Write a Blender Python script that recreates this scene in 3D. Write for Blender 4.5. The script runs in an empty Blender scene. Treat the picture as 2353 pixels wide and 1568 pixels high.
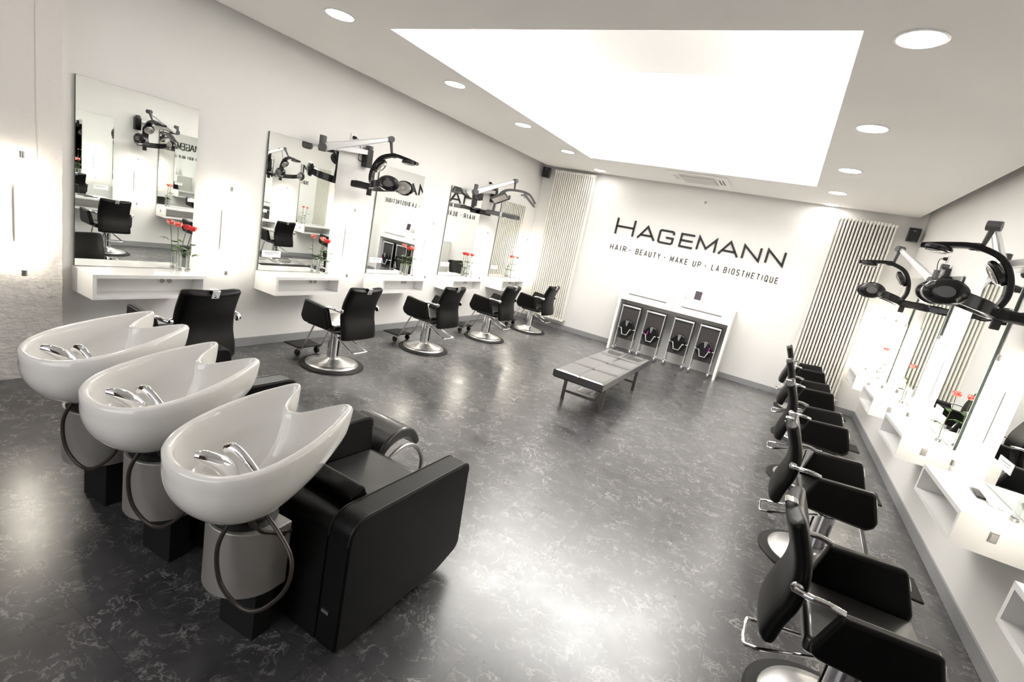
import bpy, bmesh, math, random
from mathutils import Vector, Matrix
PI = math.pi
random.seed(4)
S = bpy.context.scene
COL = S.collection

# ------------------------------------------------------------------ camera
yaw, pitch, roll, FPX = 0.4692, -0.2221, 0.2065, 1138.99
fw = Vector((-math.sin(yaw)*math.cos(pitch), math.cos(yaw)*math.cos(pitch), math.sin(pitch)))
r0 = fw.cross(Vector((0, 0, 1))).normalized(); u0 = r0.cross(fw)
rt = math.cos(roll)*r0 + math.sin(roll)*u0
up = -math.sin(roll)*r0 + math.cos(roll)*u0
cam = bpy.data.objects.new('camera', bpy.data.cameras.new('camera'))
COL.objects.link(cam)
cam.data.sensor_width = 36.0
cam.data.lens = FPX/2353*36.0
cam.data.clip_start = 0.05
M = Matrix.Identity(4)
for i in range(3):
    M[i][0] = rt[i]; M[i][1] = up[i]; M[i][2] = -fw[i]
M[2][3] = 1.85
cam.matrix_world = M
S.camera = cam

# ------------------------------------------------------------------ world, exposure
w = bpy.data.worlds.new('world'); S.world = w; w.use_nodes = True
w.node_tree.nodes['Background'].inputs[0].default_value = (0.9, 0.95, 1.0, 1)
w.node_tree.nodes['Background'].inputs[1].default_value = 1.0
S.view_settings.view_transform = 'Standard'
S.view_settings.look = 'None'
S.view_settings.gamma = 1.0
S.view_settings.use_curve_mapping = False
S.view_settings.exposure = 1.9
SKY_E, TUBE_E, DOWN_E = 3.1, 13.5, 14.0

# ------------------------------------------------------------------ room numbers (metres)
XL, XR, YF, YB, ZC = -4.923, 1.517, 9.553, -1.6, 3.175

# ------------------------------------------------------------------ helpers
def mat(name, col=(.8, .8, .8), rough=.5, metal=0., emit=None, es=0., spec=.5, coat=0., trans=0., ior=1.45):
    m = bpy.data.materials.new(name); m.use_nodes = True
    b = m.node_tree.nodes['Principled BSDF']
    b.inputs['Base Color'].default_value = (*col, 1)
    b.inputs['Roughness'].default_value = rough
    b.inputs['Metallic'].default_value = metal
    b.inputs['Specular IOR Level'].default_value = spec
    b.inputs['Coat Weight'].default_value = coat
    b.inputs['Transmission Weight'].default_value = trans
    b.inputs['IOR'].default_value = ior
    if emit:
        b.inputs['Emission Color'].default_value = (*emit, 1)
        b.inputs['Emission Strength'].default_value = es
    return m

def nd(m, typ, **kw):
    n = m.node_tree.nodes.new(typ)
    for k, v in kw.items():
        if hasattr(n, k): setattr(n, k, v)
    return n

def noise_look(m, scale=8, amt=.06, bump=.0, bscale=60, bdist=.002, detail=4):
    """gentle procedural colour variation + bump on a principled material"""
    nt = m.node_tree; L = nt.links; b = nt.nodes['Principled BSDF']
    tc = nd(m, 'ShaderNodeTexCoord')
    n = nd(m, 'ShaderNodeTexNoise'); n.inputs['Scale'].default_value = scale; n.inputs['Detail'].default_value = detail
    L.new(tc.outputs['Object'], n.inputs['Vector'])
    mx = nd(m, 'ShaderNodeMix', data_type='RGBA')
    c = b.inputs['Base Color'].default_value[:]
    mx.inputs[6].default_value = (c[0]*(1-amt), c[1]*(1-amt), c[2]*(1-amt), 1)
    mx.inputs[7].default_value = (min(1, c[0]*(1+amt)), min(1, c[1]*(1+amt)), min(1, c[2]*(1+amt)), 1)
    L.new(n.outputs['Fac'], mx.inputs[0]); L.new(mx.outputs[2], b.inputs['Base Color'])
    if bump:
        n2 = nd(m, 'ShaderNodeTexNoise'); n2.inputs['Scale'].default_value = bscale; n2.inputs['Detail'].default_value = 6
        L.new(tc.outputs['Object'], n2.inputs['Vector'])
        bp = nd(m, 'ShaderNodeBump'); bp.inputs['Strength'].default_value = bump; bp.inputs['Distance'].default_value = bdist
        L.new(n2.outputs['Fac'], bp.inputs['Height']); L.new(bp.outputs['Normal'], b.inputs['Normal'])
    return m

MAT = {}
MAT['wall'] = noise_look(mat('wall_paint', (.80, .785, .76), .6), 3, .015, .15, 180, .001)
MAT['ceil'] = noise_look(mat('ceiling_paint', (.84, .82, .795), .8), 2, .015)
MAT['shaft'] = mat('shaft_paint', (.86, .85, .83), .7)
MAT['lacquer'] = noise_look(mat('white_lacquer', (.86, .85, .83), .22, coat=.3), 2, .01)
MAT['lacq_in'] = noise_look(mat('white_board', (.84, .83, .81), .4), 2, .01)
MAT['mirror'] = mat('mirror_silver', (.86, .88, .86), .0, 1.)
MAT['mir_edge'] = mat('mirror_edge_glass', (.05, .08, .07), .15)
MAT['leather'] = noise_look(mat('black_leather', (.0022, .0019, .0017), .40, spec=.30), 14, .15, .35, 260, .0012)
MAT['leather_seat'] = noise_look(mat('black_leather_satin', (.012, .011, .0105), .33, spec=.8, coat=.45), 14, .12, .3, 240, .0012)
MAT['piping'] = mat('leather_piping', (.02, .018, .016), .35)
MAT['bench_leather'] = noise_look(mat('bench_leather', (.05, .048, .046), .36, spec=1.0, coat=.9), 14, .1, .2, 240, .001)
MAT['seam'] = mat('bench_seam', (.16, .155, .15), .3)
MAT['frame_steel'] = mat('dark_steel', (.22, .20, .18), .3, 1.)
MAT['chrome'] = mat('chrome', (.85, .85, .86), .08, 1.)
MAT['brushed'] = noise_look(mat('brushed_steel', (.72, .71, .70), .3, 1.), 30, .05)
MAT['steel'] = mat('satin_steel', (.5, .49, .48), .35, 1.)
MAT['hose'] = mat('braided_hose', (.06, .05, .042), .4, .5)
MAT['rubber'] = noise_look(mat('black_rubber', (.010, .0095, .009), .6), 30, .1)
MAT['plastic'] = noise_look(mat('black_plastic', (.006, .0055, .006), .25, coat=.2), 10, .1)
MAT['greyplastic'] = noise_look(mat('grey_plastic', (.085, .082, .083), .4), 10, .05)
MAT['alu'] = mat('arm_aluminium', (.78, .78, .79), .3, .55)
MAT['ceramic'] = mat('white_ceramic', (.90, .88, .84), .1, spec=.6, coat=.5)
MAT['pedestal'] = noise_look(mat('silver_pedestal', (.40, .385, .36), .45, .5), 20, .04)
MAT['tube'] = mat('fluorescent_tube', (1, 1, 1), .4, emit=(1.0, .93, .80), es=TUBE_E)
MAT['down'] = mat('downlight_diffuser', (1, 1, 1), .4, emit=(1.0, .97, .93), es=DOWN_E)
MAT['sky'] = mat('skylight_diffuser', (1, 1, 1), .4, emit=(1.0, .985, .96), es=SKY_E)
MAT['glass'] = mat('clear_glass', (1, 1, 1), .0, trans=1., ior=1.45)
MAT['radiator'] = mat('radiator_enamel', (.82, .80, .74), .3)
MAT['radiator_in'] = mat('radiator_shadow', (.30, .28, .25), .7)
MAT['base'] = noise_look(mat('grey_skirting', (.29, .29, .295), .4), 4, .04)
MAT['ink'] = mat('black_lettering', (.006, .006, .006), .45)
MAT['paper'] = mat('white_card', (.9, .9, .9), .5)
MAT['print'] = mat('grey_print', (.35, .35, .4), .6)
MAT['screen'] = mat('dark_screen', (.06, .045, .06), .2)
MAT['stem'] = noise_look(mat('rose_stem', (.09, .12, .03), .5), 30, .2)
MAT['leaf'] = noise_look(mat('rose_leaf', (.07, .16, .03), .45), 30, .25)
MAT['water'] = mat('vase_glass', (.93, .96, .95), .02, trans=.9, ior=1.3)
MAT['grille'] = mat('heater_grille', (.55, .52, .5), .3, .8)
MAT['canvas'] = noise_look(mat('dark_fabric', (.045, .04, .04), .8), 60, .2, .3, 300, .001)
MAT['vent'] = mat('vent_grey', (.45, .42, .38), .6)
MAT['dark'] = mat('vent_slot', (.01, .01, .01), .7)
MAT['socket'] = mat('socket_grey', (.42, .40, .38), .4)
MAT['magenta'] = mat('pink_clip', (.5, .02, .35), .4)

def petal_mat(name, a, b):
    m = mat(name, a, .5); nt = m.node_tree; L = nt.links
    tc = nd(m, 'ShaderNodeTexCoord'); n = nd(m, 'ShaderNodeTexNoise'); n.inputs['Scale'].default_value = 45
    L.new(tc.outputs['Object'], n.inputs['Vector'])
    cr = nd(m, 'ShaderNodeValToRGB'); cr.color_ramp.elements[0].position = .42; cr.color_ramp.elements[1].position = .6
    cr.color_ramp.elements[0].color = (*a, 1); cr.color_ramp.elements[1].color = (*b, 1)
    L.new(n.outputs['Fac'], cr.inputs[0]); L.new(cr.outputs[0], nt.nodes['Principled BSDF'].inputs['Base Color'])
    return m
MAT['petal_pink'] = petal_mat('rose_petal_pink', (.75, .03, .03), (.95, .5, .42))
MAT['petal_red'] = petal_mat('rose_petal_red', (.7, .01, .015), (.9, .06, .05))

# floor: 457 x 440 mm vinyl tiles printed as dark veined stone
def floor_mat():
    m = mat('stone_tile_floor', (.06, .06, .06), .3); nt = m.node_tree; L = nt.links; b = nt.nodes['Principled BSDF']
    tc = nd(m, 'ShaderNodeTexCoord')
    def noise(scale, detail=4, dist=0., vec=None, rough=.5):
        n = nd(m, 'ShaderNodeTexNoise'); n.inputs['Scale'].default_value = scale; n.inputs['Detail'].default_value = detail
        n.inputs['Distortion'].default_value = dist; n.inputs['Roughness'].default_value = rough
        L.new(vec or tc.outputs['Object'], n.inputs['Vector']); return n
    def math_(op, a, bb=None, c=None):
        n = nd(m, 'ShaderNodeMath', operation=op)
        for i, v in enumerate((a, bb, c)):
            if v is None: continue
            if isinstance(v, (int, float)): n.inputs[i].default_value = v
            else: L.new(v, n.inputs[i])
        return n.outputs[0]
    # per tile offset so the print changes from tile to tile
    sep = nd(m, 'ShaderNodeSeparateXYZ'); L.new(tc.outputs['Object'], sep.inputs[0])
    gx = math_('DIVIDE', math_('SUBTRACT', sep.outputs[0], -.757), .457)
    gy = math_('DIVIDE', math_('SUBTRACT', sep.outputs[1], 1.674), .44)
    cx = math_('FLOOR', gx); cy = math_('FLOOR', gy)
    comb = nd(m, 'ShaderNodeCombineXYZ'); L.new(cx, comb.inputs[0]); L.new(cy, comb.inputs[1])
    wn = nd(m, 'ShaderNodeTexWhiteNoise'); L.new(comb.outputs[0], wn.inputs['Vector'])
    vm = nd(m, 'ShaderNodeVectorMath', operation='SCALE'); L.new(wn.outputs['Color'], vm.inputs[0]); vm.inputs['Scale'].default_value = 7
    va = nd(m, 'ShaderNodeVectorMath', operation='ADD'); L.new(tc.outputs['Object'], va.inputs[0]); L.new(vm.outputs[0], va.inputs[1])
    P = va.outputs[0]
    # veins: thin ridges of distorted noise
    def vein(scale, width, dist):
        n = noise(scale, 5, dist, P, .6)
        d = math_('ABSOLUTE', math_('SUBTRACT', n.outputs['Fac'], .5))
        mr = nd(m, 'ShaderNodeMapRange'); mr.inputs[1].default_value = 0; mr.inputs[2].default_value = width
        mr.inputs[3].default_value = 1; mr.inputs[4].default_value = 0; L.new(d, mr.inputs[0]); return mr.outputs[0]
    mask = nd(m, 'ShaderNodeMapRange'); mask.inputs[1].default_value = .42; mask.inputs[2].default_value = .60
    L.new(noise(4.5, 3, 0, P).outputs['Fac'], mask.inputs[0])
    v1 = math_('MULTIPLY', vein(5.0, .014, .5), mask.outputs[0])
    mask2 = nd(m, 'ShaderNodeMapRange'); mask2.inputs[1].default_value = .45; mask2.inputs[2].default_value = .6
    L.new(noise(9, 3, 0, P).outputs['Fac'], mask2.inputs[0])
    v2 = math_('MULTIPLY', math_('MULTIPLY', vein(10.0, .022, .6), mask2.outputs[0]), .65)
    vv = math_('MAXIMUM', v1, v2)
    base = nd(m, 'ShaderNodeValToRGB'); e = base.color_ramp.elements
    e[0].position = .3; e[0].color = (.040, .039, .042, 1); e[1].position = .75; e[1].color = (.082, .080, .083, 1)
    L.new(noise(7, 6, 0, P, .65).outputs['Fac'], base.inputs[0])
    mx = nd(m, 'ShaderNodeMix', data_type='RGBA'); L.new(vv, mx.inputs[0]); L.new(base.outputs[0], mx.inputs[6])
    mx.inputs[7].default_value = (.34, .33, .32, 1)
    # joints
    fx = math_('ABSOLUTE', math_('SUBTRACT', math_('FRACT', math_('ADD', gx, .5)), .5))
    fy = math_('ABSOLUTE', math_('SUBTRACT', math_('FRACT', math_('ADD', gy, .5)), .5))
    j = math_('LESS_THAN', math_('MINIMUM', fx, fy), .005)
    mj = nd(m, 'ShaderNodeMix', data_type='RGBA'); L.new(math_('MULTIPLY', j, .6), mj.inputs[0]); L.new(mx.outputs[2], mj.inputs[6])
    mj.inputs[7].default_value = (.02, .02, .022, 1)
    L.new(mj.outputs[2], b.inputs['Base Color'])
    # smeared gloss
    rr = nd(m, 'ShaderNodeMapRange'); rr.inputs[1].default_value = .3; rr.inputs[2].default_value = .7
    rr.inputs[3].default_value = .25; rr.inputs[4].default_value = .36
    L.new(noise(3.2, 5, 0).outputs['Fac'], rr.inputs[0]); L.new(rr.outputs[0], b.inputs['Roughness'])
    bp = nd(m, 'ShaderNodeBump'); bp.inputs['Strength'].default_value = .08; bp.inputs['Distance'].default_value = .002
    L.new(noise(28, 4, 0).outputs['Fac'], bp.inputs['Height']); L.new(bp.outputs[0], b.inputs['Normal'])
    b.inputs['Specular IOR Level'].default_value = 1.0
    b.inputs['Coat Weight'].default_value = .5; b.inputs['Coat Roughness'].default_value = .24
    return m
MAT['floor'] = floor_mat()

def concrete_mat():
    m = mat('whitewashed_concrete', (.74, .70, .66), .75); nt = m.node_tree; L = nt.links; b = nt.nodes['Principled BSDF']
    tc = nd(m, 'ShaderNodeTexCoord')
    n = nd(m, 'ShaderNodeTexNoise'); n.inputs['Scale'].default_value = 26; n.inputs['Detail'].default_value = 8; n.inputs['Roughness'].default_value = .62
    mp = nd(m, 'ShaderNodeMapping'); mp.inputs['Scale'].default_value = (1, 1, 2.2)
    L.new(tc.outputs['Object'], mp.inputs[0]); L.new(mp.outputs[0], n.inputs['Vector'])
    sep = nd(m, 'ShaderNodeSeparateXYZ'); L.new(tc.outputs['Object'], sep.inputs[0])
    mr = nd(m, 'ShaderNodeMapRange'); mr.inputs[1].default_value = .75; mr.inputs[2].default_value = 1.1
    mr.inputs[3].default_value = 1; mr.inputs[4].default_value = .10; L.new(sep.outputs[2], mr.inputs[0])
    cr = nd(m, 'ShaderNodeValToRGB'); cr.color_ramp.elements[0].position = .30; cr.color_ramp.elements[1].position = .55
    L.new(n.outputs['Fac'], cr.inputs[0])
    mu = nd(m, 'ShaderNodeMath', operation='MULTIPLY'); L.new(cr.outputs[0], mu.inputs[0]); L.new(mr.outputs[0], mu.inputs[1])
    bp = nd(m, 'ShaderNodeBump'); bp.inputs['Strength'].default_value = .55; bp.inputs['Distance'].default_value = .010
    L.new(mu.outputs[0], bp.inputs['Height']); L.new(bp.outputs[0], b.inputs['Normal'])
    return m
MAT['concrete'] = concrete_mat()

def new_bm(): return bmesh.new()
def T(x, y, z): return Matrix.Translation((x, y, z))
def box(bm, x0, x1, y0, y1, z0, z1, mtx=None):
    vs = [bm.verts.new(Vector(p) if mtx is None else mtx @ Vector(p)) for p in
          [(x0, y0, z0), (x1, y0, z0), (x1, y1, z0), (x0, y1, z0), (x0, y0, z1), (x1, y0, z1), (x1, y1, z1), (x0, y1, z1)]]
    for f in [(3, 2, 1, 0), (4, 5, 6, 7), (0, 1, 5, 4), (1, 2, 6, 5), (2, 3, 7, 6), (3, 0, 4, 7)]:
        bm.faces.new([vs[i] for i in f])
def prism(bm, pts, a, b, axis='x', mtx=None):
    """polygon pts extruded along axis from a to b; pts are the two other coords in order"""
    def mk(p, t):
        v = {'x': (t, p[0], p[1]), 'y': (p[0], t, p[1]), 'z': (p[0], p[1], t)}[axis]
        v = Vector(v); return bm.verts.new(mtx @ v if mtx else v)
    A = [mk(p, a) for p in pts]; B = [mk(p, b) for p in pts]; n = len(pts)
    bm.faces.new(A[::-1]); bm.faces.new(B)
    for i in range(n):
        bm.faces.new([A[i], A[(i+1) % n], B[(i+1) % n], B[i]])
def round_poly(pts, rad, n=6):
    out = []; N = len(pts)
    if not hasattr(rad, '__len__'): rad = [rad]*N
    for i, p in enumerate(pts):
        p = Vector(p); a = Vector(pts[i-1])-p; b = Vector(pts[(i+1) % N])-p; r = rad[i]
        if r <= 0: out.append(tuple(p)); continue
        an = a.angle(b); d = min(r/math.tan(an/2), a.length*.49, b.length*.49)
        s = p+a.normalized()*d; e = p+b.normalized()*d
        for k in range(n+1):
            t = k/n; q = s*(1-t)**2+p*2*t*(1-t)+e*t*t; out.append(tuple(q))
    return out
def frame_at(d):
    d = d.normalized(); a = Vector((0, 0, 1)) if abs(d.z) < .9 else Vector((1, 0, 0))
    s = d.cross(a).normalized(); return s, s.cross(d)
def tube(bm, pts, r, n=10, cap=True, smooth_n=0, flat=None):
    pts = [Vector(p) for p in pts]
    if smooth_n: pts = spline(pts, smooth_n)
    N = len(pts); rs = r if hasattr(r, '__len__') else [r]*N
    if len(rs) != N: m_ = len(rs)-1; rs = [rs[min(m_-1, int(i*m_/(N-1)))]*(1-(i*m_/(N-1)-min(m_-1, int(i*m_/(N-1)))))+rs[min(m_-1, int(i*m_/(N-1)))+1]*(i*m_/(N-1)-min(m_-1, int(i*m_/(N-1)))) for i in range(N)]
    rings = []; d0 = pts[1]-pts[0]; s, u = frame_at(d0)
    for i, p in enumerate(pts):
        d = (pts[min(i+1, N-1)]-pts[max(i-1, 0)]).normalized()
        s = (s-d*s.dot(d)).normalized(); u = d.cross(s)
        fx, fz = flat if flat else (1, 1)
        rings.append([bm.verts.new(p+s*math.cos(2*PI*k/n)*rs[i]*fx+u*math.sin(2*PI*k/n)*rs[i]*fz) for k in range(n)])
    for i in range(N-1):
        for k in range(n):
            bm.faces.new([rings[i][k], rings[i][(k+1) % n], rings[i+1][(k+1) % n], rings[i+1][k]])
    if cap:
        bm.faces.new(rings[0][::-1]); bm.faces.new(rings[-1])
def spline(pts, n):
    out = []; P = [pts[0]]+list(pts)+[pts[-1]]
    for i in range(1, len(P)-2):
        for k in range(n):
            t = k/n; a, b, c, d = P[i-1], P[i], P[i+1], P[i+2]
            out.append(.5*((2*b)+(c-a)*t+(2*a-5*b+4*c-d)*t*t+(3*b-a-3*c+d)*t**3))
    out.append(P[-2]); return out
def lathe(bm, prof, n=32, mtx=None):
    rings = []
    for (r, z) in prof:
        if r < 1e-6:
            v = Vector((0, 0, z)); rings.append([bm.verts.new(mtx @ v if mtx else v)])
        else:
            ring = []
            for k in range(n):
                v = Vector((r*math.cos(2*PI*k/n), r*math.sin(2*PI*k/n), z)); ring.append(bm.verts.new(mtx @ v if mtx else v))
            rings.append(ring)
    for a, b in zip(rings, rings[1:]):
        for k in range(n):
            if len(a) == 1 and len(b) == 1: continue
            if len(a) == 1: bm.faces.new([a[0], b[k], b[(k+1) % n]])
            elif len(b) == 1: bm.faces.new([a[k], b[0], a[(k+1) % n]])
            else: bm.faces.new([a[k], b[k], b[(k+1) % n], a[(k+1) % n]])
def ball(bm, c, r, n=12, sc=(1, 1, 1)):
    bmesh.ops.create_uvsphere(bm, u_segments=n, v_segments=max(6, n//2), radius=r, matrix=Matrix.Translation(c) @ Matrix.Diagonal((*sc, 1)))
def obj(name, bm, m, parent=None, smooth=False, bevel=0, seg=2, loc=None, sub=0, autosm=35):
    bmesh.ops.recalc_face_normals(bm, faces=bm.faces[:])
    me = bpy.data.meshes.new(name); bm.to_mesh(me); bm.free()
    o = bpy.data.objects.new(name, me); COL.objects.link(o)
    me.materials.append(MAT[m] if isinstance(m, str) else m)
    if parent: o.parent = parent
    if loc: o.location = loc
    if smooth:
        me.polygons.foreach_set('use_smooth', [True]*len(me.polygons))
        try: me.set_sharp_from_angle(angle=math.radians(autosm))
        except Exception: pass
    if bevel:
        b = o.modifiers.new('bevel', 'BEVEL'); b.width = bevel; b.segments = seg; b.limit_method = 'ANGLE'; b.angle_limit = math.radians(40)
        me.polygons.foreach_set('use_smooth', [True]*len(me.polygons))
        b.harden_normals = False
        try: me.set_sharp_from_angle(angle=math.radians(60))
        except Exception: pass
    if sub:
        s = o.modifiers.new('sub', 'SUBSURF'); s.levels = sub; s.render_levels = sub
    return o
def tag(o, label, cat, group=None):
    o['label'] = label; o['category'] = cat
    if group: o['group'] = group
    return o
def thing(name, label, cat, loc=(0, 0, 0), rz=0, group=None):
    o = bpy.data.objects.new(name, None); COL.objects.link(o)
    o.location = loc; o.rotation_euler = (0, 0, rz); o.empty_display_size = .1
    return tag(o, label, cat, group)
def struct(name, bm, m, parent=None, **k):
    o = obj(name, bm, m, parent, **k)
    if parent is None: o['kind'] = 'structure'
    return o
def kids(o): return [c for c in bpy.data.objects if c.parent == o]
def dup(root, loc, rz=0, label=None, group=None):
    def cp(o, par):
        c = o.copy(); COL.objects.link(c)
        if par: c.parent = par
        for ch in kids(o): cp(ch, c)
        return c
    r = cp(root, None); r.location = loc; r.rotation_euler = (0, 0, rz)
    if label: r['label'] = label
    if group: r['group'] = group
    return r

# ================================================================== the setting
bm = new_bm(); box(bm, XL-.3, XR+.3, YB-.2, YF+.3, -.1, 0); struct('floor', bm, 'floor')
bm = new_bm(); box(bm, XL-.2, XL, YB, YF+.2, 0, 3.5); struct('wall_left', bm, 'wall')
bm = new_bm(); box(bm, XR, XR+.2, YB, YF+.2, 0, 3.5); struct('wall_right', bm, 'wall')
bm = new_bm(); box(bm, XL, XR, YF, YF+.2, 0, 3.5); struct('wall_far', bm, 'wall')
bm = new_bm(); box(bm, XL-.2, XR+.2, YB-.2, YB, 0, 3.5); struct('wall_back', bm, noise_look(mat('back_wall_paint', (.07, .045, .03), .7), 3, .03))
bm = new_bm(); box(bm, -3.6, -.6, YB+.002, YB+.012, 1.0, 2.9); struct('fill_panel', bm, mat('fill_panel_glow', (1, 1, 1), .4, emit=(.95, .96, 1.), es=.62))  # unseen glowing panel added behind the camera to brighten the wash basins
bm = new_bm()
for xx in (-3.66, -2.12, -.6): box(bm, xx, xx+.06, YB, YB+.05, .94, 2.96)
for zz in (.94, 2.9): box(bm, -3.66, -.54, YB, YB+.05, zz, zz+.06)
struct('fill_panel_trim', bm, 'lacquer')  # frame around the added glowing panel
# rough whitewashed concrete pier, nearly flush with the wall
bm = new_bm()
NY, NZ = 30, 150
y0, y1 = 1.18, 1.70
vg = [[bm.verts.new((XL+.143+(.0055*random.uniform(-1, 1) if (z/NZ*3.5 < .95 and y < NY) else .0015*random.uniform(-1, 1)), y0+(y1-y0)*y/NY+(random.uniform(-.003, .002) if y == NY else 0), 3.5*z/NZ)) for z in range(NZ+1)] for y in range(NY+1)]
for a in range(NY):
    for b_ in range(NZ):
        bm.faces.new([vg[a][b_], vg[a+1][b_], vg[a+1][b_+1], vg[a][b_+1]])
eb0 = [bm.verts.new((XL+.001, y0, 3.5*z/NZ)) for z in range(NZ+1)]
for b_ in range(NZ): bm.faces.new([eb0[b_], vg[0][b_], vg[0][b_+1], eb0[b_+1]])
eb = [bm.verts.new((XL+.001, y1, 3.5*z/NZ)) for z in range(NZ+1)]
for b_ in range(NZ): bm.faces.new([vg[NY][b_], eb[b_], eb[b_+1], vg[NY][b_+1]])
struct('wall_pier', bm, 'concrete', smooth=True, autosm=50)
bm = new_bm(); box(bm, XL+.002, XL+.04, YB+.01, 1.17, 0, 3.34); struct('added_dark_panel', bm, noise_look(mat('dark_brown_panel', (.085, .04, .02), .5), 4, .25))  # unseen dark panel added so the near left floor reflects dark brown
# board joint lines on the pier
bm = new_bm()
for yy in (1.555, 1.36): box(bm, XL+.142, XL+.147, yy, yy+.004, 1.05, 3.17)
struct('trim_1', bm, 'concrete')

# ceiling: hung board with a shadow gap, rectangular opening for the skylight
SX0, SX1, SY0, SY1 = -3.304, -.03, 3.252, 7.928
g = .14
cx0, cx1, cy0, cy1 = XL+g, XR-g*.9, YB, YF-.10
bm = new_bm()
box(bm, cx0, SX0, cy0, cy1, ZC, ZC+.03); box(bm, SX1, cx1, cy0, cy1, ZC, ZC+.03)
box(bm, SX0, SX1, cy0, SY0, ZC, ZC+.03); box(bm, SX0, SX1, SY1, cy1, ZC, ZC+.03)
struct('ceiling', bm, 'ceil')
bm = new_bm()   # slab above the gap
e = .25
X0, X1, Y0, Y1, ZT = SX0-e, SX1+e, SY0-e, SY1+e, 3.72
box(bm, XL-.2, X0-.05, YB-.2, YF+.2, 3.34, 3.5); box(bm, X1+.05, XR+.2, YB-.2, YF+.2, 3.34, 3.5)
box(bm, X0-.05, X1+.05, YB-.2, Y0-.05, 3.34, 3.5); box(bm, X0-.05, X1+.05, Y1+.05, YF+.2, 3.34, 3.5)
struct('ceiling_slab', bm, 'ceil')
# skylight shaft with a raised glazed strip and lit cove
bm = new_bm()
box(bm, X0-.05, X0, Y0, Y1, ZC+.03, ZT); box(bm, X1, X1+.05, Y0, Y1, ZC+.03, ZT)
box(bm, X0-.05, X1+.05, Y0-.05, Y0, ZC+.03, ZT); box(bm, X0-.05, X1+.05, Y1, Y1+.05, ZC+.03, ZT)
GY0, GY1 = 5.62, 7.35
box(bm, X0-.05, X1+.05, Y0-.05, GY0, ZT, ZT+.05); box(bm, X0-.05, X1+.05, GY1, Y1+.05, ZT, ZT+.05)
box(bm, X0-.05, X0+.3, GY0, GY1, ZT, ZT+.05); box(bm, X1-.3, X1+.05, GY0, GY1, ZT, ZT+.05)
struct('ceiling_shaft', bm, 'shaft')
bm = new_bm(); box(bm, X0+.2, X1-.2, GY0-.05, GY1+.05, ZT+.06, ZT+.08); struct('window_1', bm, 'sky')
bm = new_bm()
for (a, b_, c, d) in ((X0+.03, X0+.22, Y0+.1, Y1-.1), (X1-.22, X1-.03, Y0+.1, Y1-.1), (X0+.3, X1-.3, Y0+.03, Y0+.22), (X0+.3, X1-.3, Y1-.22, Y1-.03)):
    box(bm, a, b_, c, d, ZC+.05, ZC+.07)
COVE = struct('ceiling_cove_light', bm, 'sky')
# skirting
def skirting(name, *b):
    bm = new_bm(); box(bm, *b); struct(name, bm, 'base', bevel=.003)
skirting('baseboard_left', XL, XL+.015, 1.70, YF, 0, .10)
skirting('baseboard_right', XR-.015, XR, YB, YF, 0, .10)
skirting('baseboard_far', XL+.015, XR-.015, YF-.015, YF, 0, .10)

# ================================================================== workstations
MW = .87
LY = [1.82+1.5775*k for k in range(5)]          # near edge of each left mirror
RY = [1.905+1.567*k for k in range(5)]          # near edge of each right mirror
ORD = ['nearest', 'second nearest', 'middle', 'second farthest', 'farthest']
def make_mirror(name, label, grp, loc, side, wd):
    t = thing(name, label, 'mirror', loc, 0, grp)
    bm = new_bm(); box(bm, 0, .012, 0, wd, 0, 1.43); obj('backing', bm, 'mir_edge', t)
    bm = new_bm(); box(bm, .0122, .016, .001, wd-.001, .001, 1.429); obj('mirror_glass', bm, 'mirror', t)
    if side < 0:
        for ch in kids(t):
            for v in ch.data.vertices: v.co.x *= -1
            ch.data.flip_normals()
    return t
mirL = make_mirror('wall_mirror', 'frameless wall mirror on the left wall beside the rough concrete pier, nearest the camera', 'mirrors on the left wall', (XL+.012, LY[0], .855), 1, MW)
mirR = make_mirror('wall_mirror', 'frameless wall mirror on the right wall, nearest the camera and mostly out of frame', 'mirrors on the right wall', (XR-.012, RY[0], .855), -1, .84)
for k in range(1, 5):
    dup(mirL, (XL+.006, LY[k], .855), -.03, ['', 'frameless mirror on the left wall behind the large hood dryer bracket, second from the pier', 'frameless mirror on the left wall reflecting the black lettering, third from the pier', 'frameless mirror on the left wall, fourth from the pier, beside the far hood dryer', 'frameless mirror on the left wall nearest the radiator, last of the five'][k])
    dup(mirR, (XR-.012, RY[k], .855), 0, ['', 'frameless mirror on the right wall above the shelf with the scissors', 'frameless mirror on the right wall behind the large hood dryer, third from the far corner', 'frameless mirror on the right wall, second from the far corner', 'frameless mirror on the right wall nearest the far corner'][k])

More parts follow.
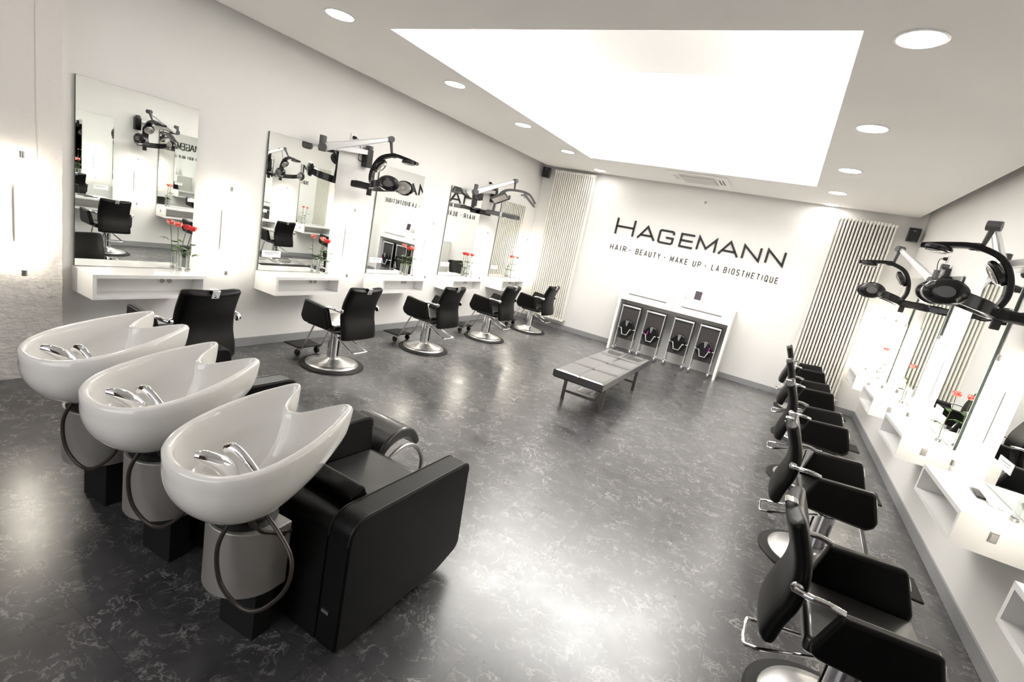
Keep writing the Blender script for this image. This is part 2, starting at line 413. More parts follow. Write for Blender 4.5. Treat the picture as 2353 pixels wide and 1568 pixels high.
mirL.location = (XL+.006, LY[0], .855); mirL.rotation_euler = (0, 0, -.03)
def make_shelf(label, grp, loc, side, wd):
    """open fronted box shelf hung on the wall: 0..D out of the wall, 0..wd along it"""
    t = thing('wall_shelf', label, 'shelf', loc, 0, grp)
    D, H, tk = .35, .20, .028; bx = .17 if side > 0 else .0
    bm = new_bm()
    for b in ((0, D, 0, wd, H-tk, H), (0, D, 0, wd, 0, tk), (0, D, 0, tk, tk, H-tk), (0, D, wd-tk, wd, tk, H-tk)):
        box(bm, *b)
    cs = obj('box_frame', bm, 'lacquer', t)
    bm = new_bm(); box(bm, bx, bx+.012, tk, wd-tk, tk, H-tk); obj('back_panel', bm, 'lacq_in', t)
    if side > 0:
        for yy in (wd*.66, wd*.73):
            bm = new_bm(); box(bm, bx+.0125, bx+.018, yy-.03, yy+.03, .09, .15)
            pl = obj('socket_plate', bm, 'lacquer', t, bevel=.004)
            bm = new_bm(); lathe(bm, [(0, .0), (.021, .0), (.021, .004), (.017, .004), (.017, .001), (0, .001)], 16, T(bx+.018, yy, .12) @ Matrix.Rotation(PI/2, 4, 'Y'))
            obj('socket', bm, 'socket', pl)
    else:
        bm = new_bm(); box(bm, .165, .205, -.004, .0, .085, .145); pl = obj('switch_plate', bm, 'steel', t, bevel=.002)
        bm = new_bm(); box(bm, .173, .197, -.007, -.003, .098, .132); obj('switch', bm, 'socket', pl)
    if side < 0:
        for ch in kids(t):
            for c2 in [ch]+kids(ch):
                for v in c2.data.vertices: v.co.x *= -1
                c2.data.flip_normals()
    return t
shL = make_shelf('white open box shelf on the left wall beside the rough pier, behind the wash basins', 'box shelves on the left wall', (XL+.001, LY[0]-.01, .652), 1, .86)
shR = make_shelf('white open box shelf on the right wall at the bottom right corner of the picture', 'box shelves on the right wall', (XR-.001, RY[0], .652), -1, .83)
for k in range(1, 5):
    dup(shL, (XL+.001, LY[k]-.01, .652), 0, ['', 'white open box shelf, second from the pier, under the mirror with the small notice', 'white open box shelf, middle one of the left wall, under the mirror reflecting the lettering', 'white open box shelf, fourth from the pier on the left wall', 'white open box shelf on the left wall nearest the radiator'][k])
    dup(shR, (XR-.001, RY[k], .652), 0, ['', 'white open box shelf on the right wall holding the scissors and a dark comb', 'white open box shelf on the right wall, third from the far corner, holding one rose', 'white open box shelf on the right wall, second from the far corner', 'white open box shelf on the right wall in the far corner'][k])

# tube lamps ---------------------------------------------------------
def make_lamp(label, grp, loc, side):
    t = thing('tube_lamp', label, 'wall lamp', loc, 0, grp)
    bm = new_bm(); box(bm, 0, .05, -.02, .02, .22, .63); bk = obj('wall_housing', bm, 'alu', t, bevel=.004)
    bm = new_bm(); tube(bm, [(.1, 0, .045), (.1, 0, .815)], .0135, 14); obj('lamp_tube', bm, 'tube', t, smooth=True)
    for z in (0, .815):
        bm = new_bm(); tube(bm, [(.1, 0, z), (.1, 0, z+.045)], .0155, 14); cp = obj('end_cap', bm, 'steel', t, smooth=True)
    for z in (.30, .55):
        bm = new_bm(); tube(bm, [(.045, 0, z), (.09, 0, z)], .006, 8); obj('bracket', bm, 'steel', t, smooth=True)
    if side < 0:
        for ch in kids(t):
            for v in ch.data.vertices: v.co.x *= -1
            ch.data.flip_normals()
    return t
lampL = make_lamp('lit vertical tube lamp on the rough concrete pier at the left edge', 'tube lamps', (XL+.145, 1.45, .815), 1)
txt = ['on the left wall between first and second mirror', 'on the left wall between second and third mirror', 'on the left wall between third and fourth mirror', 'on the left wall between fourth and fifth mirror', 'between the last left mirror and the radiator']
for k in range(5):
    dup(lampL, (XL, 3.0+1.567*k, .815), 0, 'lit vertical tube lamp '+txt[k])
lampR = make_lamp('lit vertical tube lamp on the right wall beside the shelf with the scissors', 'tube lamps', (XR, 4.67, .815), -1)
dup(lampR, (XR, 3.10, .815), 0, 'lit vertical tube lamp on the right wall, nearest the camera, at the picture edge')
for k, tx in ((1, 'third from the far corner'), (2, 'second from the far corner'), (3, 'nearest the far corner')):
    dup(lampR, (XR, 4.67+1.56*k, .815), 0, 'lit vertical tube lamp on the right wall, '+tx)

# ================================================================== ceiling lights
def make_down(label, loc):
    t = thing('downlight', label, 'ceiling light', loc, 0, 'round ceiling downlights')
    bm = new_bm(); lathe(bm, [(.105, 0), (.118, 0), (.12, -.004), (.106, -.006), (.105, 0)], 36); obj('trim_ring', bm, 'lacquer', t, smooth=True)
    bm = new_bm(); lathe(bm, [(0, -.002), (.104, -.002), (.104, -.0005), (0, -.0005)], 36); obj('diffuser', bm, 'down', t)
    return t
dl = [(-3.60, 3.0), (-3.60, 4.56), (-3.59, 6.10), (-3.58, 7.62), (-3.55, 9.10), (.232, 3.34), (.232, 5.0), (.24, 6.68), (.24, 8.2), (.245, 9.33)]
dl += [(-3.60, 1.45)]  # extra ceiling light out of view, added to keep the basins bright
dn = ['round lit downlight left of the skylight, nearest the camera', 'round lit downlight left of the skylight, second from the camera', 'round lit downlight left of the skylight, third from the camera', 'round lit downlight left of the skylight, fourth from the camera', 'round lit downlight in front of the left radiator',
      'largest round lit downlight, right of the skylight nearest the camera', 'round lit downlight right of the skylight, second from the camera', 'round lit downlight right of the skylight, third from the camera', 'round lit downlight right of the skylight, fourth from the camera', 'round lit downlight close to the right radiator', 'unseen round ceiling light added to brighten the wash basins']
d0 = make_down(dn[0], (*dl[0], ZC-.0005))
for p, n in zip(dl[1:], dn[1:]): dup(d0, (*p, ZC-.0005), 0, n)

# ceiling air conditioner
t = thing('ceiling_air_conditioner', 'square white cassette air conditioner set in the ceiling before the far wall', 'air conditioner', (-1.66, 8.56, ZC))
bm = new_bm(); box(bm, -.46, .46, -.44, .44, -.02, -.001); obj('cover_panel', bm, 'ceil', t, bevel=.006)
bm = new_bm(); box(bm, -.27, .27, -.24, .24, -.027, -.0205); gr = obj('intake_grille', bm, 'vent', t)
for k in range(11):
    bm = new_bm(); box(bm, -.25, .25, -.22+.043*k, -.205+.043*k, -.03, -.0275); obj('grille_bar', bm, 'lacq_in', gr)
for (a, b_, c, d, m_) in ((-.27, .27, -.345, -.325, 'vent'), (-.27, .27, .33, .35, 'vent'), (-.375, -.36, -.2, .2, 'vent'), (-.335, -.32, -.2, .2, 'vent'), (.325, .34, -.2, .2, 'dark'), (.375, .39, -.2, .2, 'dark')):
    bm = new_bm(); box(bm, a, b_, c, d, -.0225, -.0195); obj('air_slot', bm, m_, t)

# sensor above the lettering
t = thing('wall_socket', 'small white socket high on the far wall above the black lettering', 'socket', (-1.635, YF, 2.945))
bm = new_bm(); box(bm, -.045, .045, -.014, 0, -.045, .045); obj('plate', bm, 'lacquer', t, bevel=.004)
bm = new_bm(); lathe(bm, [(0, .002), (.02, .002), (.022, .006), (.026, .006), (.026, 0)], 20, T(0, -.014, 0) @ Matrix.Rotation(PI/2, 4, 'X')); obj('socket_well', bm, 'vent', t)

# speakers
def speaker(label, loc, rz):
    t = thing('wall_speaker', label, 'speaker', loc, rz, 'black corner loudspeakers')
    bm = new_bm(); box(bm, -.075, .075, -.14, 0, -.1, .1); obj('cabinet', bm, 'plastic', t, bevel=.012, seg=3)
    bm = new_bm(); lathe(bm, [(0, .0), (.012, .006), (.03, .002), (.05, .01), (.055, .004)], 24, T(0, -.138, -.03) @ Matrix.Rotation(PI/2, 4, 'X')); obj('woofer', bm, 'rubber', t, smooth=True)
    bm = new_bm(); lathe(bm, [(0, .004), (.008, .003), (.022, .0)], 16, T(0, -.139, .055) @ Matrix.Rotation(PI/2, 4, 'X')); obj('tweeter', bm, 'greyplastic', t, smooth=True)
    bm = new_bm(); tube(bm, [(0, -.05, 0), (0, .07, 0)], .012, 8); obj('bracket', bm, 'rubber', t)
    return t
speaker('small black loudspeaker in the far left corner beside the radiator', (-4.80, 9.47, 3.035), .25)
speaker('small black loudspeaker in the far right corner beside the radiator', (1.40, 9.47, 2.915), -.15)

# radiators -----------------------------------------------------------
def radiator(label, x0, x1, z0, z1, n, yc=YF-.085):
    t = thing('column_radiator', label, 'radiator', ((x0+x1)/2, yc, z0), 0, 'tall white column radiators')
    W = x1-x0; H = z1-z0; p = W/n
    for k in range(n):
        x = -W/2+p*(k+.5)
        bm = new_bm()
        for yy in (-.045, 0, .045):
            tube(bm, [(x, yy, .03), (x, yy, H-.03)], .0145, 10)
        for zz in (.0, H-.055):
            prism(bm, round_poly([(-.062, 0), (.062, 0), (.062, .055), (-.062, .055)], .024, 4), x-p*.44, x+p*.44, 'x', T(0, 0, zz))
        for zz in (H*.33, H*.66):
            box(bm, x-.006, x+.006, -.02, .02, zz-.01, zz+.01)
        obj('radiator_column', bm, 'radiator', t, smooth=True)
    bm = new_bm(); tube(bm, [(W/2-.02, 0, .03), (W/2+.03, 0, .03), (W/2+.03, .05, .03)], .012, 10); obj('valve', bm, 'chrome', t, smooth=True)
    bm = new_bm()
    for zz in (.02, H-.02): box(bm, -W/2, W/2, -.006, .006, zz-.008, zz+.008)
    obj('joining_rail', bm, 'radiator', t)
    bm = new_bm()
    for zz in (H*.2, H*.8):
        box(bm, -W*.3, -W*.3+.02, .03, .083, zz, zz+.03); box(bm, W*.3, W*.3+.02, .03, .083, zz, zz+.03)
    obj('wall_bracket', bm, 'radiator', t)
radiator('tall cream column radiator on the far wall left of the lettering', -4.60, -3.74, .17, 3.125, 19)
radiator('tall cream column radiator on the far wall right of the lettering', .385, 1.185, .17, 3.04, 17)

# lettering -------------------------------------------------------------
def stroke(bm, pts, wd, dp, closed=False):
    P = [Vector((p[0], p[1])) for p in pts]; n = len(P); L_, R_ = [], []
    for i in range(n):
        if closed: a, c = P[i-1], P[(i+1) % n]
        else: a, c = (P[i-1] if i else None), (P[i+1] if i < n-1 else None)
        d1 = (P[i]-a).normalized() if a is not None else None; d2 = (c-P[i]).normalized() if c is not None else None
        if d1 is None: d1 = d2
        if d2 is None: d2 = d1
        n1 = Vector((-d1.y, d1.x)); n2 = Vector((-d2.y, d2.x)); m_ = (n1+n2)
        if m_.length < .1: m_ = n1
        m_.normalize(); k = wd/2/max(.35, m_.dot(n1))
        L_.append(P[i]+m_*k); R_.append(P[i]-m_*k)
    rng = range(n) if closed else range(n-1)
    for i in rng:
        j = (i+1) % n; q = [L_[i], L_[j], R_[j], R_[i]]
        A = [bm.verts.new((v.x, 0, v.y)) for v in q]; B = [bm.verts.new((v.x, -dp, v.y)) for v in q]
        bm.faces.new(A); bm.faces.new(B[::-1])
        for k in range(4): bm.faces.new([A[k], B[k], B[(k+1) % 4], A[(k+1) % 4]])
GL = {
 'H': [[(0, 0), (0, 1)], [(1, 0), (1, 1)], [(0, .5), (1, .5)]],
 'A': [[(0, 0), (.5, 1), (1, 0)], [(.17, .3), (.83, .3)]],
 'G': [[(.97, .76), (.97, .92), (.88, 1), (.12, 1), (.03, .92), (.03, .1), (.12, 0), (.88, 0), (.97, .08), (.97, .46), (.5, .46)]],
 'E': [[(1, 1), (0, 1), (0, 0), (1, 0)], [(0, .5), (.92, .5)]],
 'M': [[(0, 0), (.03, 1), (.5, .18), (.97, 1), (1, 0)]],
 'N': [[(0, 0), (0, 1), (1, 0), (1, 1)]],
 'I': [[(.5, 0), (.5, 1)]],
 'R': [[(0, 0), (0, 1), (.8, 1), (1, .85), (1, .62), (.8, .48), (0, .48)], [(.5, .48), (1, 0)]],
 'B': [[(0, .52), (.8, .52), (.95, .65), (.95, .88), (.8, 1), (0, 1), (0, 0), (.8, 0), (1, .14), (1, .38), (.8, .52)]],
 'U': [[(0, 1), (0, .15), (.2, 0), (.8, 0), (1, .15), (1, 1)]],
 'T': [[(0, 1), (1, 1)], [(.5, 0), (.5, 1)]],
 'Y': [[(0, 1), (.5, .5), (1, 1)], [(.5, 0), (.5, .5)]],
 'K': [[(0, 0), (0, 1)], [(1, 1), (.05, .45)], [(.3, .6), (1, 0)]],
 'P': [[(0, 0), (0, 1), (.8, 1), (1, .85), (1, .6), (.8, .45), (0, .45)]],
 'L': [[(0, 1), (0, 0), (1, 0)]],
 'O': [[(.2, 0), (.8, 0), (1, .2), (1, .8), (.8, 1), (.2, 1), (0, .8), (0, .2), (.2, 0)]],
 'S': [[(1, .85), (.8, 1), (.2, 1), (0, .85), (0, .65), (.2, .52), (.8, .48), (1, .35), (1, .15), (.8, 0), (.2, 0), (0, .15)]],
 'Q': [[(.2, 0), (.8, 0), (1, .2), (1, .8), (.8, 1), (.2, 1), (0, .8), (0, .2), (.2, 0)], [(.6, .25), (1.05, -.08)]],
}
def letter(par, ch, x0, x1, z0, z1, wd, dp, m='ink'):
    bm = new_bm(); h = wd/2; x0 += h; x1 -= h; z0 += h; z1 -= h
    if ch == 'A': z1 += h*.6; x0 -= h*.1; x1 += h*.1
    for st in GL[ch]:
        stroke(bm, [(x0+(x1-x0)*p[0], z0+(z1-z0)*p[1]) for p in st], wd, dp)
    obj('letter', bm, m, par)
t = thing('wall_lettering', 'large black raised letters reading HAGEMANN on the far wall', 'sign', (0, YF-.001, 0))
zb = 2.11
for ch, a, b_, h in (('H', -3.14, -2.765, .335), ('A', -2.695, -2.345, .255), ('G', -2.305, -2.0, .255), ('E', -1.9, -1.635, .255), ('M', -1.592, -1.25, .255), ('A', -1.21, -.865, .255), ('N', -.82, -.52, .255), ('N', -.442, -.145, .255)):
    letter(t, ch, a, b_, zb, zb+h, .034, .02)
t = thing('wall_lettering', 'line of thin dark capitals reading HAIR BEAUTY MAKE UP LA BIOSTHETIQUE below the large name', 'sign', (0, YF-.001, 0))
for wd_, a, b_ in (('HAIR', -3.158, -2.835), ('BEAUTY', -2.64, -2.165), ('MAKE', -1.98, -1.655), ('UP', -1.565, -1.425), ('LA', -1.235, -1.105), ('BIOSTHETIQUE', -1.026, -.142)):
    n = len(wd_); ws = [.35 if c == 'I' else 1.25 if c == 'M' else 1. for c in wd_]; gap = .62
    u = (b_-a)/(sum(ws)+gap*(n-1)); x = a
    for c, q in zip(wd_, ws):
        letter(t, c, x, x+u*q, 1.82, 1.925, .0115, .008); x += u*(q+gap)
for x in (-2.755, -2.083, -1.339):
    bm = new_bm(); box(bm, x-.01, x+.01, -.008, 0, 1.863, 1.878); obj('dot', bm, 'ink', t)

# ================================================================== styling chairs
def make_chair(label, grp, loc, rz):
    t = thing('styling_chair', label, 'chair', loc, rz, grp)
    bm = new_bm(); lathe(bm, [(0, 0), (.335, 0), (.338, .008), (.325, .02), (.272, .024), (0, .024)], 48); obj('floor_ring', bm, 'rubber', t, smooth=True)
    bm = new_bm(); lathe(bm, [(.278, .024), (.275, .032), (.22, .045), (.15, .062), (.1, .082), (.07, .095), (0, .096)], 48); obj('base_dome', bm, 'brushed', t, smooth=True, autosm=60)
    bm = new_bm(); lathe(bm, [(0, .09), (.064, .09), (.062, .37), (.05, .372), (.05, .45), (0, .45)], 28); co = obj('column', bm, 'chrome', t, smooth=True)
    bm = new_bm(); box(bm, -.009, .009, -.068, -.055, .12, .34); obj('guide_slot', bm, 'plastic', co)
    bm = new_bm(); box(bm, -.13, .13, -.2, .16, .405, .44); obj('seat_support', bm, 'plastic', t, bevel=.01)
    # seat
    bm = new_bm(); prism(bm, round_poly([(-.22, .44), (.19, .44), (.235, .48), (.22, .53), (-.22, .515)], .03, 5), -.232, .232, 'x')
    obj('seat', bm, 'leather_seat', t, bevel=.02, seg=3)
    # arm shells: wide padded side panels that wrap under the seat
    for s in (-1, 1):
        prof = round_poly([(.15, .725), (-.155, .70), (-.215, .47), (.185, .472), (.222, .53)], [.025, .02, .05, .05, .05], 6)
        bm = new_bm(); n = len(prof)
        for (xa, xb) in ((.232, .292),):
            def sx(z): return .035*(z-.47)/.25      # leans outward towards the top
            A = [bm.verts.new((s*(xa+sx(z)), y, z)) for y, z in prof]; B = [bm.verts.new((s*(xb+sx(z)), y, z)) for y, z in prof]
            bm.faces.new(A); bm.faces.new(B[::-1])
            for i in range(n): bm.faces.new([A[i], B[i], B[(i+1) % n], A[(i+1) % n]])
        ar = obj('armrest', bm, 'leather', t, bevel=.018, seg=3)
        bm = new_bm(); tube(bm, [(s*.296, .150, .700), (s*.293, .168, .672), (s*.289, .182, .635)], .007, 8, smooth_n=4); obj('end_trim', bm, 'chrome', ar, smooth=True)
        bm = new_bm(); tube(bm, [(s*.29, -.145, .702), (s*.295, -.2, .712), (s*.288, -.265, .708), (s*.262, -.31, .70)], .015, 12, smooth_n=5); bt = obj('arm_bracket', bm, 'chrome', t, smooth=True)
        bm = new_bm(); lathe(bm, [(0, 0), (.024, 0), (.024, .012), (.018, .018), (0, .018)], 20, T(s*.242, -.305, .70) @ Matrix.Rotation(s*PI/2, 4, 'Y')); obj('pivot_cap', bm, 'chrome', bt, smooth=True)
    # backrest: bowed padded slab
    prof = [(-.335, .385), (-.318, .50), (-.290, .60), (-.285, .69), (-.30, .78), (-.335, .87), (-.37, .945)]
    bm = new_bm(); th = .075; rings = []
    prs = spline([Vector((0, a, b)) for a, b in prof], 4); N = len(prs)
    for i, p in enumerate(prs):
        d = (prs[min(i+1, N-1)]-prs[max(i-1, 0)]).normalized(); nrm = Vector((0, d.z, -d.y))
        tt = i/(N-1); k = 1.0
        if i == 0 or i == N-1: k = .72
        hw = .235-.008*tt - (.004 if k < 1 else 0)
        ring = []
        for (u, v) in ((-1, 0), (-.93, -.5), (-.5, -.5), (0, -.5), (.5, -.5), (.93, -.5), (1, 0), (.93, .5), (.5, .5), (0, .5), (-.5, .5), (-.93, .5)):
            bow = -.022*(1-u*u)
            q = p+nrm*(v*th*k+bow*.8); ring.append(bm.verts.new((u*hw, q.y, q.z+(.014*u*u-.004)*max(0, tt-.7)/.3)))
        rings.append(ring)
    for a, b_ in zip(rings, rings[1:]):
        for k in range(12): bm.faces.new([a[k], a[(k+1) % 12], b_[(k+1) % 12], b_[k]])
    bm.faces.new(rings[0]); bm.faces.new(rings[-1][::-1])
    bk = obj('backrest', bm, 'leather', t, smooth=True, sub=1, autosm=80)
    bm = new_bm(); prism(bm, [(-.372, .9555), (-.414, .9555), (-.424, .948), (-.404, .888), (-.399, .888), (-.417, .946), (-.411, .9505), (-.372, .9505)], -.03, .03, 'x')
    pl = obj('handle_plate', bm, 'chrome', bk, bevel=.002)
    bm = new_bm(); ball(bm, (0, -.4165, .918), .0065); obj('plate_button', bm, 'steel', pl, smooth=True)
    # footrest
    for s in (-1, 1):
        bm = new_bm(); tube(bm, [(s*.125, .06, .46), (s*.125, .13, .47), (s*.125, .19, .42), (s*.125, .32, .15), (s*.125, .37, .085), (s*.125, .43, .075)], .0095, 10, smooth_n=5); obj('footrest_tube', bm, 'steel', t, smooth=True)
    bm = new_bm(); box(bm, -.155, .155, .37, .62, .09, .108); fp = obj('footplate', bm, 'rubber', t, bevel=.008)
    for s in (-1, 1):
        bm = new_bm(); lathe(bm, [(0, -.018), (.03, -.018), (.036, -.01), (.036, .01), (.03, .018), (0, .018)], 18, T(s*.13, .41, .036) @ Matrix.Rotation(PI/2, 4, 'Y')); wh = obj('wheel', bm, 'rubber', t, smooth=True)
        bm = new_bm(); tube(bm, [(s*.13, .40, .06), (s*.13, .40, .092)], .012, 8); obj('wheel_fork', bm, 'chrome', wh, smooth=True)
    # pump pedal loop at the back
    bm = new_bm(); tube(bm, [(-.05, -.05, .36), (-.095, -.30, .28), (-.1, -.37, .262), (-.08, -.395, .258), (.08, -.395, .258), (.1, -.37, .262), (.095, -.30, .28), (.05, -.05, .36)], .0085, 10, smooth_n=4); obj('pump_pedal', bm, 'chrome', t, smooth=True)
    return t
LCX, RCX = -4.03, .68
LCY = [2.19+1.577*k for k in range(5)]
RCY = [2.42, 3.95, 5.53, 7.14, 8.73]
ch0 = make_chair('black leather styling chair behind the wash basins, facing the first left mirror', 'styling chairs along the left wall', (LCX, LCY[0], 0), PI/2)
cl = ['', 'black leather styling chair facing the second left mirror, nearest one showing its round base', 'black leather styling chair facing the middle left mirror', 'black leather styling chair facing the fourth left mirror', 'black leather styling chair standing in front of the left radiator']
for k in range(1, 5): dup(ch0, (LCX, LCY[k], 0), PI/2, cl[k])
cr = ['black leather styling chair at the bottom right corner, largest and nearest the camera', 'black leather styling chair right side, second from the camera', 'black leather styling chair right side, third from the camera', 'black leather styling chair right side, fourth from the camera', 'black leather styling chair right side, farthest, beside the right radiator']
for k in range(5):
    dup(ch0, (RCX, RCY[k], 0), -PI/2, cr[k], 'styling chairs along the right wall')

# ================================================================== hood dryers
def arc_band(bm, pts, w, th, axis):
    """flat band along pts; w along axis, th along the local normal"""
    P = spline([Vector(p) for p in pts], 6); ax = Vector(axis).normalized(); rings = []
    for i, p in enumerate(P):
        d = (P[min(i+1, len(P)-1)]-P[max(i-1, 0)]).normalized(); n = d.cross(ax).normalized()
        ww = w(i/(len(P)-1)) if callable(w) else w
        rings.append([bm.verts.new(p+ax*a*ww/2+n*b*th/2) for a, b in ((-1, -1), (1, -1), (1, 1), (-1, 1))])
    for a, b_ in zip(rings, rings[1:]):
        for k in range(4): bm.faces.new([a[k], a[(k+1) % 4], b_[(k+1) % 4], b_[k]])
    bm.faces.new(rings[0][::-1]); bm.faces.new(rings[-1])
def disc_part(par, name, c, nrm, r, th, m, m2=None, sc=1.0):
    q = Vector(nrm).to_track_quat('Z', 'Y').to_matrix().to_4x4(); n_ = Vector(nrm).normalized(); hx = Vector((0, 0, 1)).cross(n_)
    if hx.length > .2 and sc != 1.0:
        hx.normalize(); hy = n_.cross(hx); q = Matrix((hx, hy, n_)).transposed().to_4x4()
    mt = T(*c) @ q @ Matrix.Diagonal((sc, 1, 1, 1))
    bm = new_bm(); lathe(bm, [(0, -th*.5), (r*.75, -th*.5), (r, -th*.25), (r, th*.2), (r*.86, th*.5), (r*.5, th*.62), (0, th*.68)], 28, mt)
    o = obj(name, bm, m, par, smooth=True, autosm=40)
    bm = new_bm(); lathe(bm, [(0, th*.69), (r*.42, th*.66), (r*.42, th*.6)], 24, mt); obj('cap_disc', bm, 'greyplastic', o, smooth=True)
    bm = new_bm(); lathe(bm, [(r*.82, -th*.52), (r*.78, -th*.62), (r*.3, -th*.55), (r*.25, -th*.7), (0, -th*.72)], 28, mt); g_ = obj('heater_grille', bm, 'grille', o, smooth=True)
    bm = new_bm()
    for k in range(3):
        rr = r*(.35+.17*k); tube(bm, [mt @ Vector((rr*math.cos(a*PI/12), rr*math.sin(a*PI/12), -th*.66)) for a in range(25)], .0025, 5, cap=False)
    obj('grille_ring', bm, 'steel', g_, smooth=True)
    return o
def arms(t, m0, j1, j2, rod, side):
    """wall box at m0, first arm to j1, spring arm to j2, rod down to rod (all relative to t)"""
    m0, j1, j2, rod = map(Vector, (m0, j1, j2, rod))
    bm = new_bm(); box(bm, min(0, side*.09), max(0, side*.09), -.05, .05, -.17, .05, T(*m0)); wb = obj('wall_box', bm, 'plastic', t, bevel=.008)
    bm = new_bm(); box(bm, -.035, .035, -.03, .03, 0, .05, T(m0.x+side*.06, m0.y, m0.z+.04)); obj('hinge', bm, 'greyplastic', wb, bevel=.006)
    a = m0+Vector((side*.06, 0, .01))
    bm = new_bm(); d = (j1-a).normalized(); s_, u_ = frame_at(d)
    def beam(bm, p, q, h1, h2, w1, w2):
        A = [bm.verts.new(p+s_*x*w1+u_*z*h1) for x, z in ((-1, -1), (1, -1), (1, 1), (-1, 1))]
        B = [bm.verts.new(q+s_*x*w2+u_*z*h2) for x, z in ((-1, -1), (1, -1), (1, 1), (-1, 1))]
        bm.faces.new(A[::-1]); bm.faces.new(B)
        for k in range(4): bm.faces.new([A[k], A[(k+1) % 4], B[(k+1) % 4], B[k]])
    beam(bm, a, j1, .03, .03, .022, .022); obj('fixed_arm', bm, 'alu', t, bevel=.006)
    bm = new_bm(); tube(bm, [j1+Vector((0, 0, -.075)), j1+Vector((0, 0, .09))], .035, 16, flat=(1.2, .8)); kn = obj('elbow_joint', bm, 'greyplastic', t, smooth=True, bevel=.005)
    d = (j2-j1).normalized(); s_, u_ = frame_at(d)
    bm = new_bm(); tube(bm, [j1-s_*.045+Vector((0, 0, -.03)), j1+s_*.045+Vector((0, 0, -.03))], .042, 20); obj('joint_cap', bm, 'greyplastic', kn, smooth=True)
    bm = new_bm(); beam(bm, j1+Vector((0, 0, -.03))+d*.03, j2, .042, .022, .028, .02); sa = obj('spring_arm', bm, 'alu', t, bevel=.012, seg=3)
    bm = new_bm(); tube(bm, [j2-s_*.04, j2+s_*.04], .035, 18); tj = obj('top_joint', bm, 'greyplastic', t, smooth=True)
    bm = new_bm(); tube(bm, [j2, (j2+rod)/2, rod], [.02, .017, .014], 14); obj('drop_rod', bm, 'greyplastic', t, smooth=True)
def make_dryer(label, loc, m0, j1, j2, rod, side, F, sc=1., lat=1, gtag='hood dryers on swing arms'):
    """F: heading (radians) of the open front of the hood"""
    t = thing('hood_dryer', label, 'hair dryer', loc, 0, gtag)
    arms(t, m0, j1, j2, rod, side)
    h = bpy.data.objects.new('hood', bpy.data.meshes.new("hood")); COL.objects.link(h); h.parent = t
    # geometry of hood in frame with +Y front, then rotated
    Rm = Matrix.Translation(rod) @ Matrix.Rotation(F-PI/2, 4, 'Z') @ Matrix.Scale(sc, 4)
    bm = new_bm()
    arc_band(bm, [(0, .265, -.035), (0, .15, -.012), (0, .03, -.0), (0, -.09, -.04), (0, -.155, -.13), (0, -.175, -.24), (0, -.14, -.345)], lambda q: .085-.012*math.sin(q*PI), .032, (1, 0, 0))
    ball(bm, (0, .02, -.0), .035, 12, (1, 1.3, .7))
    bmesh.ops.transform(bm, matrix=Rm, verts=bm.verts[:]); bmesh.ops.recalc_face_normals(bm, faces=bm.faces[:])
    bm.to_mesh(h.data); bm.free(); h.data.materials.append(MAT['plastic'])
    hb = h.modifiers.new('b', 'BEVEL'); hb.width = .008*sc; hb.segments = 2
    subs = []
    def prt(name, bm, m, **k):
        bmesh.ops.transform(bm, matrix=Rm, verts=bm.verts[:]); return obj(name, bm, m, t, **k)
    def dp(c, n, r, th=.05, scx=1.):
        return disc_part(t, 'heater_pad', Rm @ Vector(c), (Rm.to_3x3() @ Vector(n)).normalized(), r*sc, th*sc, 'plastic', sc=scx)
    dp((0, .185, -.035), (0, -.08, 1), .075, .03, 1.0)                     # top front
    dp((0, -.10, -.12), (0, -.8, .6), .075, .035)                  # on the rear of the arc
    # horizontal head band
    bm = new_bm(); arc_band(bm, [(-.20, .10, -.27), (-.20, .02, -.285), (-.16, -.09, -.31), (0, -.155, -.33), (.16, -.09, -.31), (.20, .02, -.285), (.20, .10, -.27)], .07, .03, (0, 0, 1)); prt('head_band', bm, 'plastic', bevel=.008)
    dp((-.207, .095, -.272), (-1, .15, .0), .072, .05, 1.4)
    dp((.207, .095, -.272), (1, .15, .0), .072, .05, 1.4)
    bm = new_bm(); box(bm, -.035, .035, -.37, -.145, -.365, -.30); cb = prt('control_box', bm, 'plastic', bevel=.018)
    bm = new_bm(); box(bm, -.022, .022, -.33, -.26, -.2995, -.2965); pr_ = prt('button_panel', bm, 'greyplastic')
    bm = new_bm(); box(bm, -.02, .02, -.20, -.16, -.415, -.36); prt('grip', bm, 'rubber', bevel=.006)
    return t
def wall_rel(side, y, z): return (XL if side > 0 else XR, y, z)
def dryer(label, side, my, mz, j1, j2, rod, F, sc=1.):
    base = Vector(wall_rel(side, my, mz)); rel = lambda p: tuple(Vector(p)-base)
    return make_dryer(label, tuple(base), (0, 0, 0), rel(j1), rel(j2), Vector(rel(rod)), side, F, sc)
FR = math.atan2(.45, .89)
dryer('black hood dryer on a silver swing arm, left wall, between second and third mirror', 1, 4.71, 2.36, (-4.76, 3.93, 2.30), (-4.38, 4.55, 2.535), (-4.38, 4.60, 2.37), .36, 1.22)
dryer('large black hood dryer on a swing arm at the right edge of the picture', -1, 4.66, 2.345, (1.40, 5.28, 2.33), (1.117, 4.70, 2.525), (1.11, 4.76, 2.375), PI-.10, 1.3)
dryer('smaller looking black hood dryer on a swing arm, right side, before the radiator', -1, 7.28, 2.33, (1.31, 6.78, 2.22), (1.02, 7.38, 2.51), (1.02, 7.50, 2.34), PI-.06, 1.3)
